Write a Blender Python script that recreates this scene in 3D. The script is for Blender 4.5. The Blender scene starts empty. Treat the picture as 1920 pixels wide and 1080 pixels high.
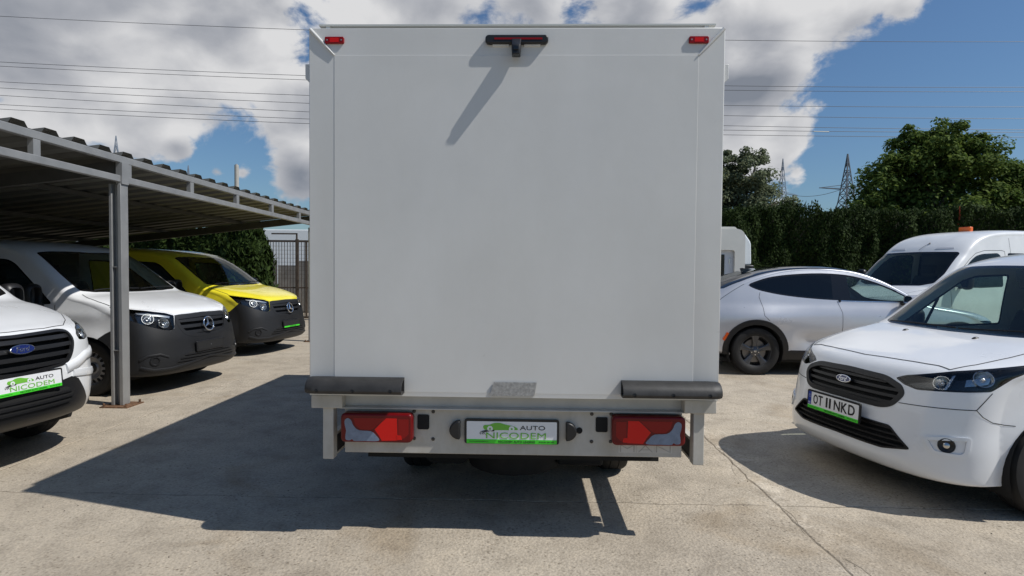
import bpy, bmesh, math, random
import numpy as np
from mathutils import Vector, Matrix
from mathutils.bvhtree import BVHTree
from mathutils.geometry import delaunay_2d_cdt

random.seed(7)
rng = np.random.default_rng(7)
SC = bpy.context.scene
COL = SC.collection
R = math.radians

# ------------------------------------------------------------------ camera
cam_d = bpy.data.cameras.new('camera')
cam = bpy.data.objects.new('camera', cam_d)
COL.objects.link(cam)
SC.camera = cam
cam_d.sensor_width = 36.0
cam_d.lens = 20.625
cam_d.clip_start = 0.05
cam_d.clip_end = 3000
CAM = Vector((0, 0, 1.56))
PITCH, YAW, ROLL = R(-1.7725), R(1.4584), R(0.5)
_f = Vector((-math.sin(YAW) * math.cos(PITCH), math.cos(YAW) * math.cos(PITCH), math.sin(PITCH)))
_r = Vector((math.cos(YAW), math.sin(YAW), 0))
_u = _r.cross(_f)
_r2 = _r * math.cos(ROLL) + _u * math.sin(ROLL)
_u2 = _u * math.cos(ROLL) - _r * math.sin(ROLL)
_m = Matrix((_r2, _u2, -_f)).transposed().to_4x4()
_m.translation = CAM
cam.matrix_world = _m

# ------------------------------------------------------------------ light
SUN_TO = Vector((2.255, -0.626, 2.905)).normalized()
sun_d = bpy.data.lights.new('sun', 'SUN')
sun_d.energy = 5.0
sun_d.angle = R(0.53)
sun_d.color = (1.0, 0.97, 0.92)
sun = bpy.data.objects.new('sun', sun_d)
COL.objects.link(sun)
sun.rotation_euler = (-SUN_TO).to_track_quat('-Z', 'Y').to_euler()
sun.location = (20, -4, 28)

SC.view_settings.view_transform = 'Standard'
SC.view_settings.look = 'None'
SC.view_settings.gamma = 1.0
SC.view_settings.use_curve_mapping = False
SC.view_settings.exposure = -0.25

# ------------------------------------------------------------------ sky
world = bpy.data.worlds.new('World')
SC.world = world
world.use_nodes = True


def build_sky():
    nt = world.node_tree
    N, L = nt.nodes, nt.links
    N.clear()
    out = N.new('ShaderNodeOutputWorld')
    bg = N.new('ShaderNodeBackground')
    bg.inputs['Strength'].default_value = 0.056
    L.new(bg.outputs[0], out.inputs[0])
    sky = N.new('ShaderNodeTexSky')
    sky.sky_type = 'NISHITA'
    sky.sun_disc = False
    sky.sun_elevation = math.asin(SUN_TO.z)
    sky.sun_rotation = math.atan2(SUN_TO.x, SUN_TO.y)
    sky.air_density = 1.15
    sky.dust_density = 0.8
    sky.ozone_density = 2.2
    tc = N.new('ShaderNodeTexCoord')

    def math_(op, a, b=None, c=None, clamp=False):
        n = N.new('ShaderNodeMath')
        n.operation = op
        n.use_clamp = clamp
        for i, v in enumerate((a, b, c)):
            if v is None:
                continue
            if isinstance(v, (int, float)):
                n.inputs[i].default_value = v
            else:
                L.new(v, n.inputs[i])
        return n.outputs[0]

    nrm = N.new('ShaderNodeVectorMath')
    nrm.operation = 'NORMALIZE'
    L.new(tc.outputs['Generated'], nrm.inputs[0])
    D = nrm.outputs[0]
    sep = N.new('ShaderNodeSeparateXYZ')
    L.new(D, sep.inputs[0])
    def noise(scale, detail, rough, off=(0, 0, 0), dist=0.0):
        mp = N.new('ShaderNodeMapping')
        mp.inputs['Location'].default_value = off
        mp.inputs['Scale'].default_value = (1.0, 1.0, 1.55)
        L.new(D, mp.inputs[0])
        n = N.new('ShaderNodeTexNoise')
        n.inputs['Scale'].default_value = scale
        n.inputs['Detail'].default_value = detail
        n.inputs['Roughness'].default_value = rough
        n.inputs['Distortion'].default_value = dist
        L.new(mp.outputs[0], n.inputs['Vector'])
        return n.outputs[0]

    big = noise(1.7, 3, 0.5, (3.1, 1.7, 0.4))
    sx = SUN_TO * 0.04
    fine = noise(8.0, 11, 0.60, (0.3, 5.2, 0.0), 0.25)
    puff = noise(8.0, 5, 0.50, (0.3, 5.2, 0.0), 0.25)
    lit = noise(8.0, 5, 0.50, (0.3 + sx.x, 5.2 + sx.y, sx.z * 1.55), 0.25)
    sy = SUN_TO * 0.13
    bulk = noise(4.2, 3, 0.45, (2.3, 1.1, 0.0), 0.3)
    bulk_lit = noise(4.2, 3, 0.45, (2.3 + sy.x, 1.1 + sy.y, sy.z * 1.55), 0.3)
    soft = noise(3.4, 4, 0.5, (7.7, 2.2, 1.0))

    # the cumulus banks that stand over the yard (direction, angular radius, weight)
    def d_of(px, py):
        return (_f + _r2 * ((px - 960) / 1100.0) - _u2 * ((py - 540) / 1100.0)).normalized()
    acc = None
    for px, py, rad, w in CLOUD_BANKS:
        c = d_of(px, py)
        dp = N.new('ShaderNodeVectorMath')
        dp.operation = 'DISTANCE'
        L.new(D, dp.inputs[0])
        dp.inputs[1].default_value = c
        v = math_('SUBTRACT', 1.0, math_('DIVIDE', dp.outputs['Value'], rad))
        v = math_('MULTIPLY', math_('MAXIMUM', v, -0.0), w)
        acc = v if acc is None else (math_('MAXIMUM', acc, v) if w > 0 else math_('ADD', acc, v))
    dens = math_('ADD', math_('MULTIPLY', math_('SUBTRACT', fine, 0.5), 1.5), math_('MULTIPLY', acc, 0.95))
    dens = math_('ADD', dens, math_('MULTIPLY', math_('SUBTRACT', big, 0.48), 1.1))
    mr = N.new('ShaderNodeMapRange')
    mr.interpolation_type = 'SMOOTHSTEP'
    L.new(dens, mr.inputs['Value'])
    mr.inputs['From Min'].default_value = 0.26
    mr.inputs['From Max'].default_value = 0.47
    cover = mr.outputs[0]
    # relief: thick parts are grey, parts turned to the sun white
    rel = math_('ADD', math_('MULTIPLY', math_('SUBTRACT', puff, lit), 1.3), math_('MULTIPLY', math_('SUBTRACT', bulk, bulk_lit), 1.25))
    thick = N.new('ShaderNodeMapRange')
    thick.interpolation_type = 'SMOOTHSTEP'
    L.new(math_('ADD', dens, math_('MULTIPLY', math_('SUBTRACT', soft, 0.5), 1.9)), thick.inputs['Value'])
    thick.inputs['From Min'].default_value = 0.40
    thick.inputs['From Max'].default_value = 1.15
    shade = math_('SUBTRACT', math_('ADD', 0.88, rel), math_('MULTIPLY', thick.outputs[0], 0.34), clamp=True)
    cr = N.new('ShaderNodeValToRGB')
    e = cr.color_ramp.elements
    e[0].position = 0.15
    e[0].color = (4.6, 5.1, 6.1, 1)
    e[1].position = 1.0
    e[1].color = (15.0, 15.0, 15.2, 1)
    m = cr.color_ramp.elements.new(0.55)
    m.color = (8.4, 8.7, 9.5, 1)
    L.new(shade, cr.inputs[0])
    tint = N.new('ShaderNodeMix')
    tint.data_type = 'RGBA'
    tint.blend_type = 'MULTIPLY'
    tint.inputs[0].default_value = 1.0
    L.new(sky.outputs[0], tint.inputs[6])
    tint.inputs[7].default_value = SKY_TINT
    mix = N.new('ShaderNodeMix')
    mix.data_type = 'RGBA'
    L.new(cover, mix.inputs[0])
    L.new(tint.outputs[2], mix.inputs[6])
    L.new(cr.outputs[0], mix.inputs[7])
    L.new(mix.outputs[2], bg.inputs['Color'])


SKY_TINT = (1.12, 1.45, 1.78, 1)
CLOUD_BANKS = [  # bearing of each bank as seen from the yard (right, down), angular radius, weight
    (130, 60, 0.28, 1.0), (330, 60, 0.22, 1.0), (450, 55, 0.13, 0.9), (20, 150, 0.15, 0.8),
    (240, 215, 0.12, 0.85), (130, 225, 0.08, 0.75), (330, 279, 0.045, 0.85), (565, 335, 0.085, 0.95), (550, 205, 0.10, 0.95),
    (405, 322, 0.04, 0.8), (455, 325, 0.03, 0.8), (760, 0, 0.20, 0.95), (1000, 0, 0.14, 0.8), (1200, 10, 0.20, 0.95), (1430, 120, 0.22, 1.0), (1570, 35, 0.18, 0.95),
    (1460, 255, 0.13, 0.95), (1690, 20, 0.09, 0.9), (1495, 322, 0.045, 0.85), (860, 250, 0.4, 0.6), (1790, 128, 0.02, 0.8),
    (1860, 170, 0.30, -0.7), (1960, 330, 0.3, -0.7), (430, 400, 0.14, -0.4), (1640, 330, 0.12, -0.4),
]
build_sky()
# ------------------------------------------------------------------ materials
MATS = {}


def mat(name, col=(0.5, 0.5, 0.5), rough=0.5, metal=0.0, coat=0.0, coat_rough=0.03, var=0.0, vscale=3.0, bump=0.0,
        bscale=60.0, spec=0.5, alpha=1.0, trans=0.0, ior=1.45, rvar=0.0, var_col=None, emit=None, dist=0.01, detail=6):
    if name in MATS:
        return MATS[name]
    m = bpy.data.materials.new(name)
    m.use_nodes = True
    nt = m.node_tree
    b = nt.nodes['Principled BSDF']
    b.inputs['Base Color'].default_value = (*col, 1)
    b.inputs['Roughness'].default_value = rough
    b.inputs['Metallic'].default_value = metal
    b.inputs['Coat Weight'].default_value = coat
    b.inputs['Coat Roughness'].default_value = coat_rough
    b.inputs['Specular IOR Level'].default_value = spec
    b.inputs['Alpha'].default_value = alpha
    b.inputs['Transmission Weight'].default_value = trans
    b.inputs['IOR'].default_value = ior
    N, L = nt.nodes, nt.links
    tc = None
    if var or bump or rvar:
        tc = N.new('ShaderNodeTexCoord')
    if var or rvar:
        n = N.new('ShaderNodeTexNoise')
        n.inputs['Scale'].default_value = vscale
        n.inputs['Detail'].default_value = detail
        n.inputs['Roughness'].default_value = 0.6
        L.new(tc.outputs['Object'], n.inputs['Vector'])
        if var:
            cr = N.new('ShaderNodeValToRGB')
            a = var_col if var_col else tuple(c * (1 - var) for c in col)
            cr.color_ramp.elements[0].position = 0.3
            cr.color_ramp.elements[1].position = 0.7
            cr.color_ramp.elements[0].color = (*a, 1)
            cr.color_ramp.elements[1].color = (*(min(1, c * (1 + var * 0.5)) for c in col), 1)
            L.new(n.outputs[0], cr.inputs[0])
            L.new(cr.outputs[0], b.inputs['Base Color'])
        if rvar:
            mr = N.new('ShaderNodeMapRange')
            mr.inputs['From Min'].default_value = 0.3
            mr.inputs['From Max'].default_value = 0.7
            mr.inputs['To Min'].default_value = max(0, rough - rvar)
            mr.inputs['To Max'].default_value = min(1, rough + rvar)
            L.new(n.outputs[0], mr.inputs[0])
            L.new(mr.outputs[0], b.inputs['Roughness'])
    if bump:
        n2 = N.new('ShaderNodeTexNoise')
        n2.inputs['Scale'].default_value = bscale
        n2.inputs['Detail'].default_value = 4
        L.new(tc.outputs['Object'], n2.inputs['Vector'])
        bp = N.new('ShaderNodeBump')
        bp.inputs['Strength'].default_value = bump
        bp.inputs['Distance'].default_value = dist
        L.new(n2.outputs[0], bp.inputs['Height'])
        L.new(bp.outputs[0], b.inputs['Normal'])
    MATS[name] = m
    return m


def glass_mat(name, tint=(0.5, 0.6, 0.56), gloss=0.06):
    """car window: tinted see-through sheet with a sky reflection"""
    if name in MATS:
        return MATS[name]
    m = bpy.data.materials.new(name)
    m.use_nodes = True
    N, L = m.node_tree.nodes, m.node_tree.links
    N.clear()
    out = N.new('ShaderNodeOutputMaterial')
    tr = N.new('ShaderNodeBsdfTransparent')
    tr.inputs[0].default_value = (*tint, 1)
    gl = N.new('ShaderNodeBsdfGlossy')
    gl.inputs['Roughness'].default_value = 0.015
    geo = N.new('ShaderNodeNewGeometry')
    dt = N.new('ShaderNodeVectorMath')
    dt.operation = 'DOT_PRODUCT'
    L.new(geo.outputs['Incoming'], dt.inputs[0])
    L.new(geo.outputs['Normal'], dt.inputs[1])

    def mt(op, a, b):
        n = N.new('ShaderNodeMath')
        n.operation = op
        for i, v in enumerate((a, b)):
            if v is None:
                continue
            if isinstance(v, float):
                n.inputs[i].default_value = v
            else:
                L.new(v, n.inputs[i])
        return n.outputs[0]
    f5 = mt('POWER', mt('SUBTRACT', 1.0, mt('ABSOLUTE', dt.outputs['Value'], None)), 5.0)
    fr = mt('ADD', mt('MULTIPLY', f5, 0.95 - gloss), gloss)
    mx = N.new('ShaderNodeMixShader')
    L.new(fr, mx.inputs[0])
    L.new(tr.outputs[0], mx.inputs[1])
    L.new(gl.outputs[0], mx.inputs[2])
    L.new(mx.outputs[0], out.inputs[0])
    MATS[name] = m
    return m


# ------------------------------------------------------------------ objects
def link(o, parent=None):
    COL.objects.link(o)
    if parent is not None:
        o.parent = parent
    return o


def tag(o, label=None, cat=None, group=None, kind=None):
    if label:
        o['label'] = label
    if cat:
        o['category'] = cat
    if group:
        o['group'] = group
    if kind:
        o['kind'] = kind
    return o


def empty(name, loc=(0, 0, 0), rz=0.0, label=None, cat=None, group=None):
    o = bpy.data.objects.new(name, None)
    o.empty_display_size = 0.2
    link(o)
    o.location = loc
    o.rotation_euler = (0, 0, rz)
    return tag(o, label, cat, group)


def mesh_obj(name, V, Fs, m, parent=None, smooth=None, normals=None, bevel=0.0, bseg=2, loc=None):
    me = bpy.data.meshes.new(name)
    me.from_pydata([tuple(map(float, v)) for v in V], [], [tuple(map(int, f)) for f in Fs])
    me.update()
    mats = m if isinstance(m, (list, tuple)) else [m]
    for q in mats:
        me.materials.append(q)
    if normals is not None:
        me.shade_smooth()
        me.normals_split_custom_set_from_vertices([tuple(map(float, n)) for n in normals])
    elif smooth is not None:
        me.shade_smooth()
        me.set_sharp_from_angle(angle=R(smooth))
    o = bpy.data.objects.new(name, me)
    link(o, parent)
    if loc is not None:
        o.location = loc
    if bevel:
        b = o.modifiers.new('bevel', 'BEVEL')
        b.width = bevel
        b.segments = bseg
        b.limit_method = 'ANGLE'
        b.angle_limit = R(35)
        b.harden_normals = False
        me.shade_smooth()
        me.set_sharp_from_angle(angle=R(50))
    return o


class MB:
    """collects simple shapes of ONE part"""

    def __init__(self):
        self.V, self.F = [], []

    def add(self, V, Fs):
        k = len(self.V)
        self.V += [tuple(v) for v in V]
        self.F += [tuple(i + k for i in f) for f in Fs]
        return self

    def box(self, x0, x1, y0, y1, z0, z1):
        V = [(x, y, z) for z in (z0, z1) for y in (y0, y1) for x in (x0, x1)]
        return self.add(V, [(0, 2, 3, 1), (4, 5, 7, 6), (0, 1, 5, 4), (2, 6, 7, 3), (0, 4, 6, 2), (1, 3, 7, 5)])

    def obox(self, a, b, w, h, up=(0, 0, 1)):
        """bar of w x h from a to b"""
        a, b = Vector(a), Vector(b)
        d = (b - a).normalized()
        u = Vector(up)
        s = d.cross(u)
        if s.length < 1e-4:
            s = d.cross(Vector((0, 1, 0)))
        s.normalize()
        u = s.cross(d)
        V = []
        for p in (a, b):
            for sx, su in ((-1, -1), (1, -1), (1, 1), (-1, 1)):
                V.append(p + s * (sx * w / 2) + u * (su * h / 2))
        return self.add(V, [(0, 1, 2, 3), (7, 6, 5, 4), (0, 4, 5, 1), (1, 5, 6, 2), (2, 6, 7, 3), (3, 7, 4, 0)])

    def tube(self, pts, r, seg=8, caps=True):
        pts = [Vector(p) for p in pts]
        n = len(pts)
        rs = r if isinstance(r, (list, tuple)) else [r] * n
        V, Fs = [], []
        ref = Vector((0, 0, 1))
        for i, p in enumerate(pts):
            d = (pts[min(i + 1, n - 1)] - pts[max(i - 1, 0)]).normalized()
            s = d.cross(ref)
            if s.length < 1e-3:
                s = d.cross(Vector((1, 0, 0)))
            s.normalize()
            u = s.cross(d)
            for k in range(seg):
                a = 2 * math.pi * k / seg
                V.append(p + (s * math.cos(a) + u * math.sin(a)) * rs[i])
        for i in range(n - 1):
            for k in range(seg):
                k2 = (k + 1) % seg
                Fs.append((i * seg + k, i * seg + k2, (i + 1) * seg + k2, (i + 1) * seg + k))
        if caps:
            Fs.append(tuple(range(seg - 1, -1, -1)))
            Fs.append(tuple((n - 1) * seg + k for k in range(seg)))
        return self.add(V, Fs)

    def prism(self, outline, a, b, axis='y'):
        """2D outline (u,v) extruded from a to b along axis: y -> (u, axis, v), x -> (axis, u, v), z -> (u, v, axis)"""
        n = len(outline)
        V = []
        for t in (a, b):
            for (p, q) in outline:
                V.append((p, t, q) if axis == 'y' else (t, p, q) if axis == 'x' else (p, q, t))
        Fs = [tuple(range(n)), tuple(range(2 * n - 1, n - 1, -1))]
        for i in range(n):
            j = (i + 1) % n
            Fs.append((i, i + n, j + n, j))
        return self.add(V, Fs)

    def lathe(self, prof, c=(0, 0, 0), axis='x', seg=32):
        """profile of (radius, axial) turned round the axis"""
        V, Fs = [], []
        n = len(prof)
        for k in range(seg):
            a = 2 * math.pi * k / seg
            ca, sa = math.cos(a), math.sin(a)
            for (r, h) in prof:
                if axis == 'x':
                    V.append((c[0] + h, c[1] + r * ca, c[2] + r * sa))
                elif axis == 'y':
                    V.append((c[0] + r * ca, c[1] + h, c[2] + r * sa))
                else:
                    V.append((c[0] + r * ca, c[1] + r * sa, c[2] + h))
        for k in range(seg):
            k2 = (k + 1) % seg
            for i in range(n - 1):
                Fs.append((k * n + i, k * n + i + 1, k2 * n + i + 1, k2 * n + i))
        return self.add(V, Fs)

    def grid(self, P):
        """P: rows x cols x 3"""
        P = np.asarray(P, float)
        r, c = P.shape[:2]
        Fs = [(i * c + j, i * c + j + 1, (i + 1) * c + j + 1, (i + 1) * c + j) for i in range(r - 1) for j in range(c - 1)]
        return self.add(P.reshape(-1, 3), Fs)

    def build(self, name, m, parent=None, smooth=40, bevel=0.0, bseg=2, recalc=False, **k):
        o = mesh_obj(name, self.V, self.F, m, parent, smooth=None if bevel else smooth, bevel=bevel, bseg=bseg, **k)
        bm = bmesh.new()
        bm.from_mesh(o.data)
        bmesh.ops.recalc_face_normals(bm, faces=bm.faces)
        bm.to_mesh(o.data)
        bm.free()
        return o


def rrect(x0, x1, z0, z1, r, n=5):
    out = []
    for cx, cz, a0 in ((x1 - r, z1 - r, 0), (x0 + r, z1 - r, 90), (x0 + r, z0 + r, 180), (x1 - r, z0 + r, 270)):
        for k in range(n + 1):
            a = R(a0 + 90 * k / n)
            out.append((cx + r * math.cos(a), cz + r * math.sin(a)))
    return out


def text_obj(name, body, size, m, parent=None, M=None, depth=0.0008, shear=0.0, sx=1.0, bold=0.0, align='CENTER', fit=None):
    """lettering as a thin raised mesh; M places it (text lies in its own XY plane)"""
    cu = bpy.data.curves.new(name, 'FONT')
    cu.body = body
    cu.size = size
    cu.extrude = depth
    cu.shear = shear
    cu.offset = bold
    cu.align_x = align
    cu.align_y = 'CENTER'
    cu.resolution_u = 3
    tmp = bpy.data.objects.new('tmp', cu)
    COL.objects.link(tmp)
    dg = bpy.context.evaluated_depsgraph_get()
    me = bpy.data.meshes.new_from_object(tmp.evaluated_get(dg))
    bpy.data.objects.remove(tmp)
    bpy.data.curves.remove(cu)
    me.materials.clear()
    me.materials.append(m)
    co = np.array([v.co for v in me.vertices])
    if fit is not None:
        w, h = fit
        mn, mx = co.min(0), co.max(0)
        co[:, 0] = (co[:, 0] - (mn[0] + mx[0]) / 2) * (w / (mx[0] - mn[0]))
        if h:
            co[:, 1] = (co[:, 1] - (mn[1] + mx[1]) / 2) * (h / (mx[1] - mn[1]))
    else:
        co[:, 0] *= sx
    me.vertices.foreach_set('co', co.ravel())
    me.update()
    o = bpy.data.objects.new(name, me)
    link(o, parent)
    if M is not None:
        o.matrix_local = M
    return o


def copy_tree(o, parent=None):
    c = o.copy()
    COL.objects.link(c)
    c.parent = parent
    if parent is not None:
        c.matrix_parent_inverse = o.matrix_parent_inverse.copy()
    for ch in list(o.children):
        copy_tree(ch, c)
    return c


# ------------------------------------------------------------------ curves
def pchip(xs, ys, x):
    xs, ys = np.asarray(xs, float), np.asarray(ys, float)
    h = np.diff(xs)
    d = np.diff(ys) / h
    m = np.zeros(len(xs))
    m[0], m[-1] = d[0], d[-1]
    for i in range(1, len(xs) - 1):
        if d[i - 1] * d[i] > 0:
            w1, w2 = 2 * h[i] + h[i - 1], h[i] + 2 * h[i - 1]
            m[i] = (w1 + w2) / (w1 / d[i - 1] + w2 / d[i])
    x = np.clip(np.asarray(x, float), xs[0], xs[-1])
    i = np.clip(np.searchsorted(xs, x) - 1, 0, len(xs) - 2)
    t = (x - xs[i]) / h[i]
    h00 = (1 + 2 * t) * (1 - t) ** 2
    h10 = t * (1 - t) ** 2
    h01 = t * t * (3 - 2 * t)
    h11 = t * t * (t - 1)
    return h00 * ys[i] + h10 * h[i] * m[i] + h01 * ys[i + 1] + h11 * h[i] * m[i + 1]


def catmull(P, n, closed=False, alpha=0.5):
    """centripetal Catmull-Rom through P, n samples per span"""
    P = np.asarray(P, float)
    k = len(P)
    out = []
    spans = k if closed else k - 1
    for i in range(spans):
        if closed:
            p0, p1, p2, p3 = P[(i - 1) % k], P[i], P[(i + 1) % k], P[(i + 2) % k]
        else:
            p1, p2 = P[i], P[i + 1]
            p0 = P[i - 1] if i > 0 else 2 * p1 - p2
            p3 = P[i + 2] if i + 2 < k else 2 * p2 - p1
        dd = min(3, P.shape[1])
        t0 = 0
        t1 = t0 + max(np.linalg.norm((p1 - p0)[:dd]), 1e-6) ** alpha
        t2 = t1 + max(np.linalg.norm((p2 - p1)[:dd]), 1e-6) ** alpha
        t3 = t2 + max(np.linalg.norm((p3 - p2)[:dd]), 1e-6) ** alpha
        for t in np.linspace(t1, t2, n, endpoint=False):
            A1 = (t1 - t) / (t1 - t0) * p0 + (t - t0) / (t1 - t0) * p1
            A2 = (t2 - t) / (t2 - t1) * p1 + (t - t1) / (t2 - t1) * p2
            A3 = (t3 - t) / (t3 - t2) * p2 + (t - t2) / (t3 - t2) * p3
            B1 = (t2 - t) / (t2 - t0) * A1 + (t - t0) / (t2 - t0) * A2
            B2 = (t3 - t) / (t3 - t1) * A2 + (t - t1) / (t3 - t1) * A3
            out.append((t2 - t) / (t2 - t1) * B1 + (t - t1) / (t2 - t1) * B2)
    if not closed:
        out.append(P[-1])
    return np.array(out)


def fillet(poly, r, n=4):
    """round the corners of a closed polygon (r: one radius or one per corner)"""
    k = len(poly)
    out = []
    for i in range(k):
        p0, p1, p2 = np.array(poly[i - 1], float), np.array(poly[i], float), np.array(poly[(i + 1) % k], float)
        rr = r[i] if isinstance(r, (list, tuple)) else r
        a, b = p0 - p1, p2 - p1
        la, lb = np.linalg.norm(a), np.linalg.norm(b)
        d = min(rr, la * 0.48, lb * 0.48)
        if d < 1e-4:
            out.append(p1)
            continue
        A, B = p1 + a / la * d, p1 + b / lb * d
        for t in np.linspace(0, 1, n + 1):
            out.append((1 - t) ** 2 * A + 2 * t * (1 - t) * p1 + t * t * B)
    return np.array(out)


def densify(poly, step, closed=True):
    P = np.asarray(poly, float)
    out = []
    k = len(P)
    for i in range(k if closed else k - 1):
        a, b = P[i], P[(i + 1) % k]
        m = max(1, int(np.linalg.norm(b - a) / step + 0.999))
        for t in range(m):
            out.append(a + (b - a) * t / m)
    if not closed:
        out.append(P[-1])
    return np.array(out)


def pip(pts, poly):
    pts, poly = np.asarray(pts, float), np.asarray(poly, float)
    x, y = pts[:, 0], pts[:, 1]
    c = np.zeros(len(pts), bool)
    j = len(poly) - 1
    for i in range(len(poly)):
        xi, yi = poly[i]
        xj, yj = poly[j]
        if yi != yj:
            k = ((yi > y) != (yj > y)) & (x < (xj - xi) * (y - yi) / (yj - yi) + xi)
            c ^= k
        j = i
    return c


def inset(poly, d):
    """shrink a closed polygon by d (negative grows it)"""
    P = np.asarray(poly, float)
    area = 0.5 * np.sum(P[:, 0] * np.roll(P[:, 1], -1) - np.roll(P[:, 0], -1) * P[:, 1])
    s = 1 if area > 0 else -1
    a = P - np.roll(P, 1, 0)
    b = np.roll(P, -1, 0) - P
    na = np.stack([-a[:, 1], a[:, 0]], 1)
    nb = np.stack([-b[:, 1], b[:, 0]], 1)
    na /= np.linalg.norm(na, axis=1)[:, None] + 1e-9
    nb /= np.linalg.norm(nb, axis=1)[:, None] + 1e-9
    n = na + nb
    l = np.linalg.norm(n, axis=1)[:, None] + 1e-9
    n = n / l
    k = 1 / np.maximum(0.5, np.sum(n * nb, 1))[:, None]
    return P + s * n * d * k


def triangulate(loops, grid=0.03):
    """fill outer loop minus holes; returns points, triangles, boundary loops (indices)"""
    pts, edges, lidx = [], [], []
    for lp in loops:
        k = len(pts)
        m = len(lp)
        pts += [tuple(p) for p in lp]
        edges += [(k + i, k + (i + 1) % m) for i in range(m)]
        lidx.append(list(range(k, k + m)))
    P = np.asarray(loops[0])
    mn, mx = P.min(0), P.max(0)
    gx = np.arange(mn[0] + grid * 0.5, mx[0], grid)
    gy = np.arange(mn[1] + grid * 0.5, mx[1], grid)
    if len(gx) and len(gy):
        G = np.array([(a, b + (0.5 * grid if i % 2 else 0)) for i, a in enumerate(gx) for b in gy])
        ok = pip(G, loops[0])
        for lp in loops[1:]:
            ok &= ~pip(G, lp)
        # keep clear of the outline
        B = np.concatenate([np.asarray(l) for l in loops])
        G = G[ok]
        if len(G):
            d = np.min(np.linalg.norm(G[:, None, :] - B[None, :, :], axis=2), axis=1) if len(G) * len(B) < 4e6 else np.full(len(G), 1.0)
            G = G[d > grid * 0.45]
            pts += [tuple(p) for p in G]
    vs, es, fs, ov, oe, of = delaunay_2d_cdt([Vector(p) for p in pts], edges, [], 0, 1e-7)
    V = np.array([tuple(v) for v in vs])
    T = np.array([tuple(f) for f in fs if len(f) == 3])
    c = V[T].mean(1)
    ok = pip(c, loops[0])
    for lp in loops[1:]:
        ok &= ~pip(c, lp)
    T = T[ok]
    a = V[T]
    ar = (a[:, 1, 0] - a[:, 0, 0]) * (a[:, 2, 1] - a[:, 0, 1]) - (a[:, 2, 0] - a[:, 0, 0]) * (a[:, 1, 1] - a[:, 0, 1])
    T[ar < 0] = T[ar < 0][:, ::-1]
    # new indices of the loops
    back = {}
    for ni, olds in enumerate(ov):
        for q in olds:
            back[q] = ni
    loops_i = [[back.get(i, -1) for i in l] for l in lidx]
    return V, T, loops_i
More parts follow.
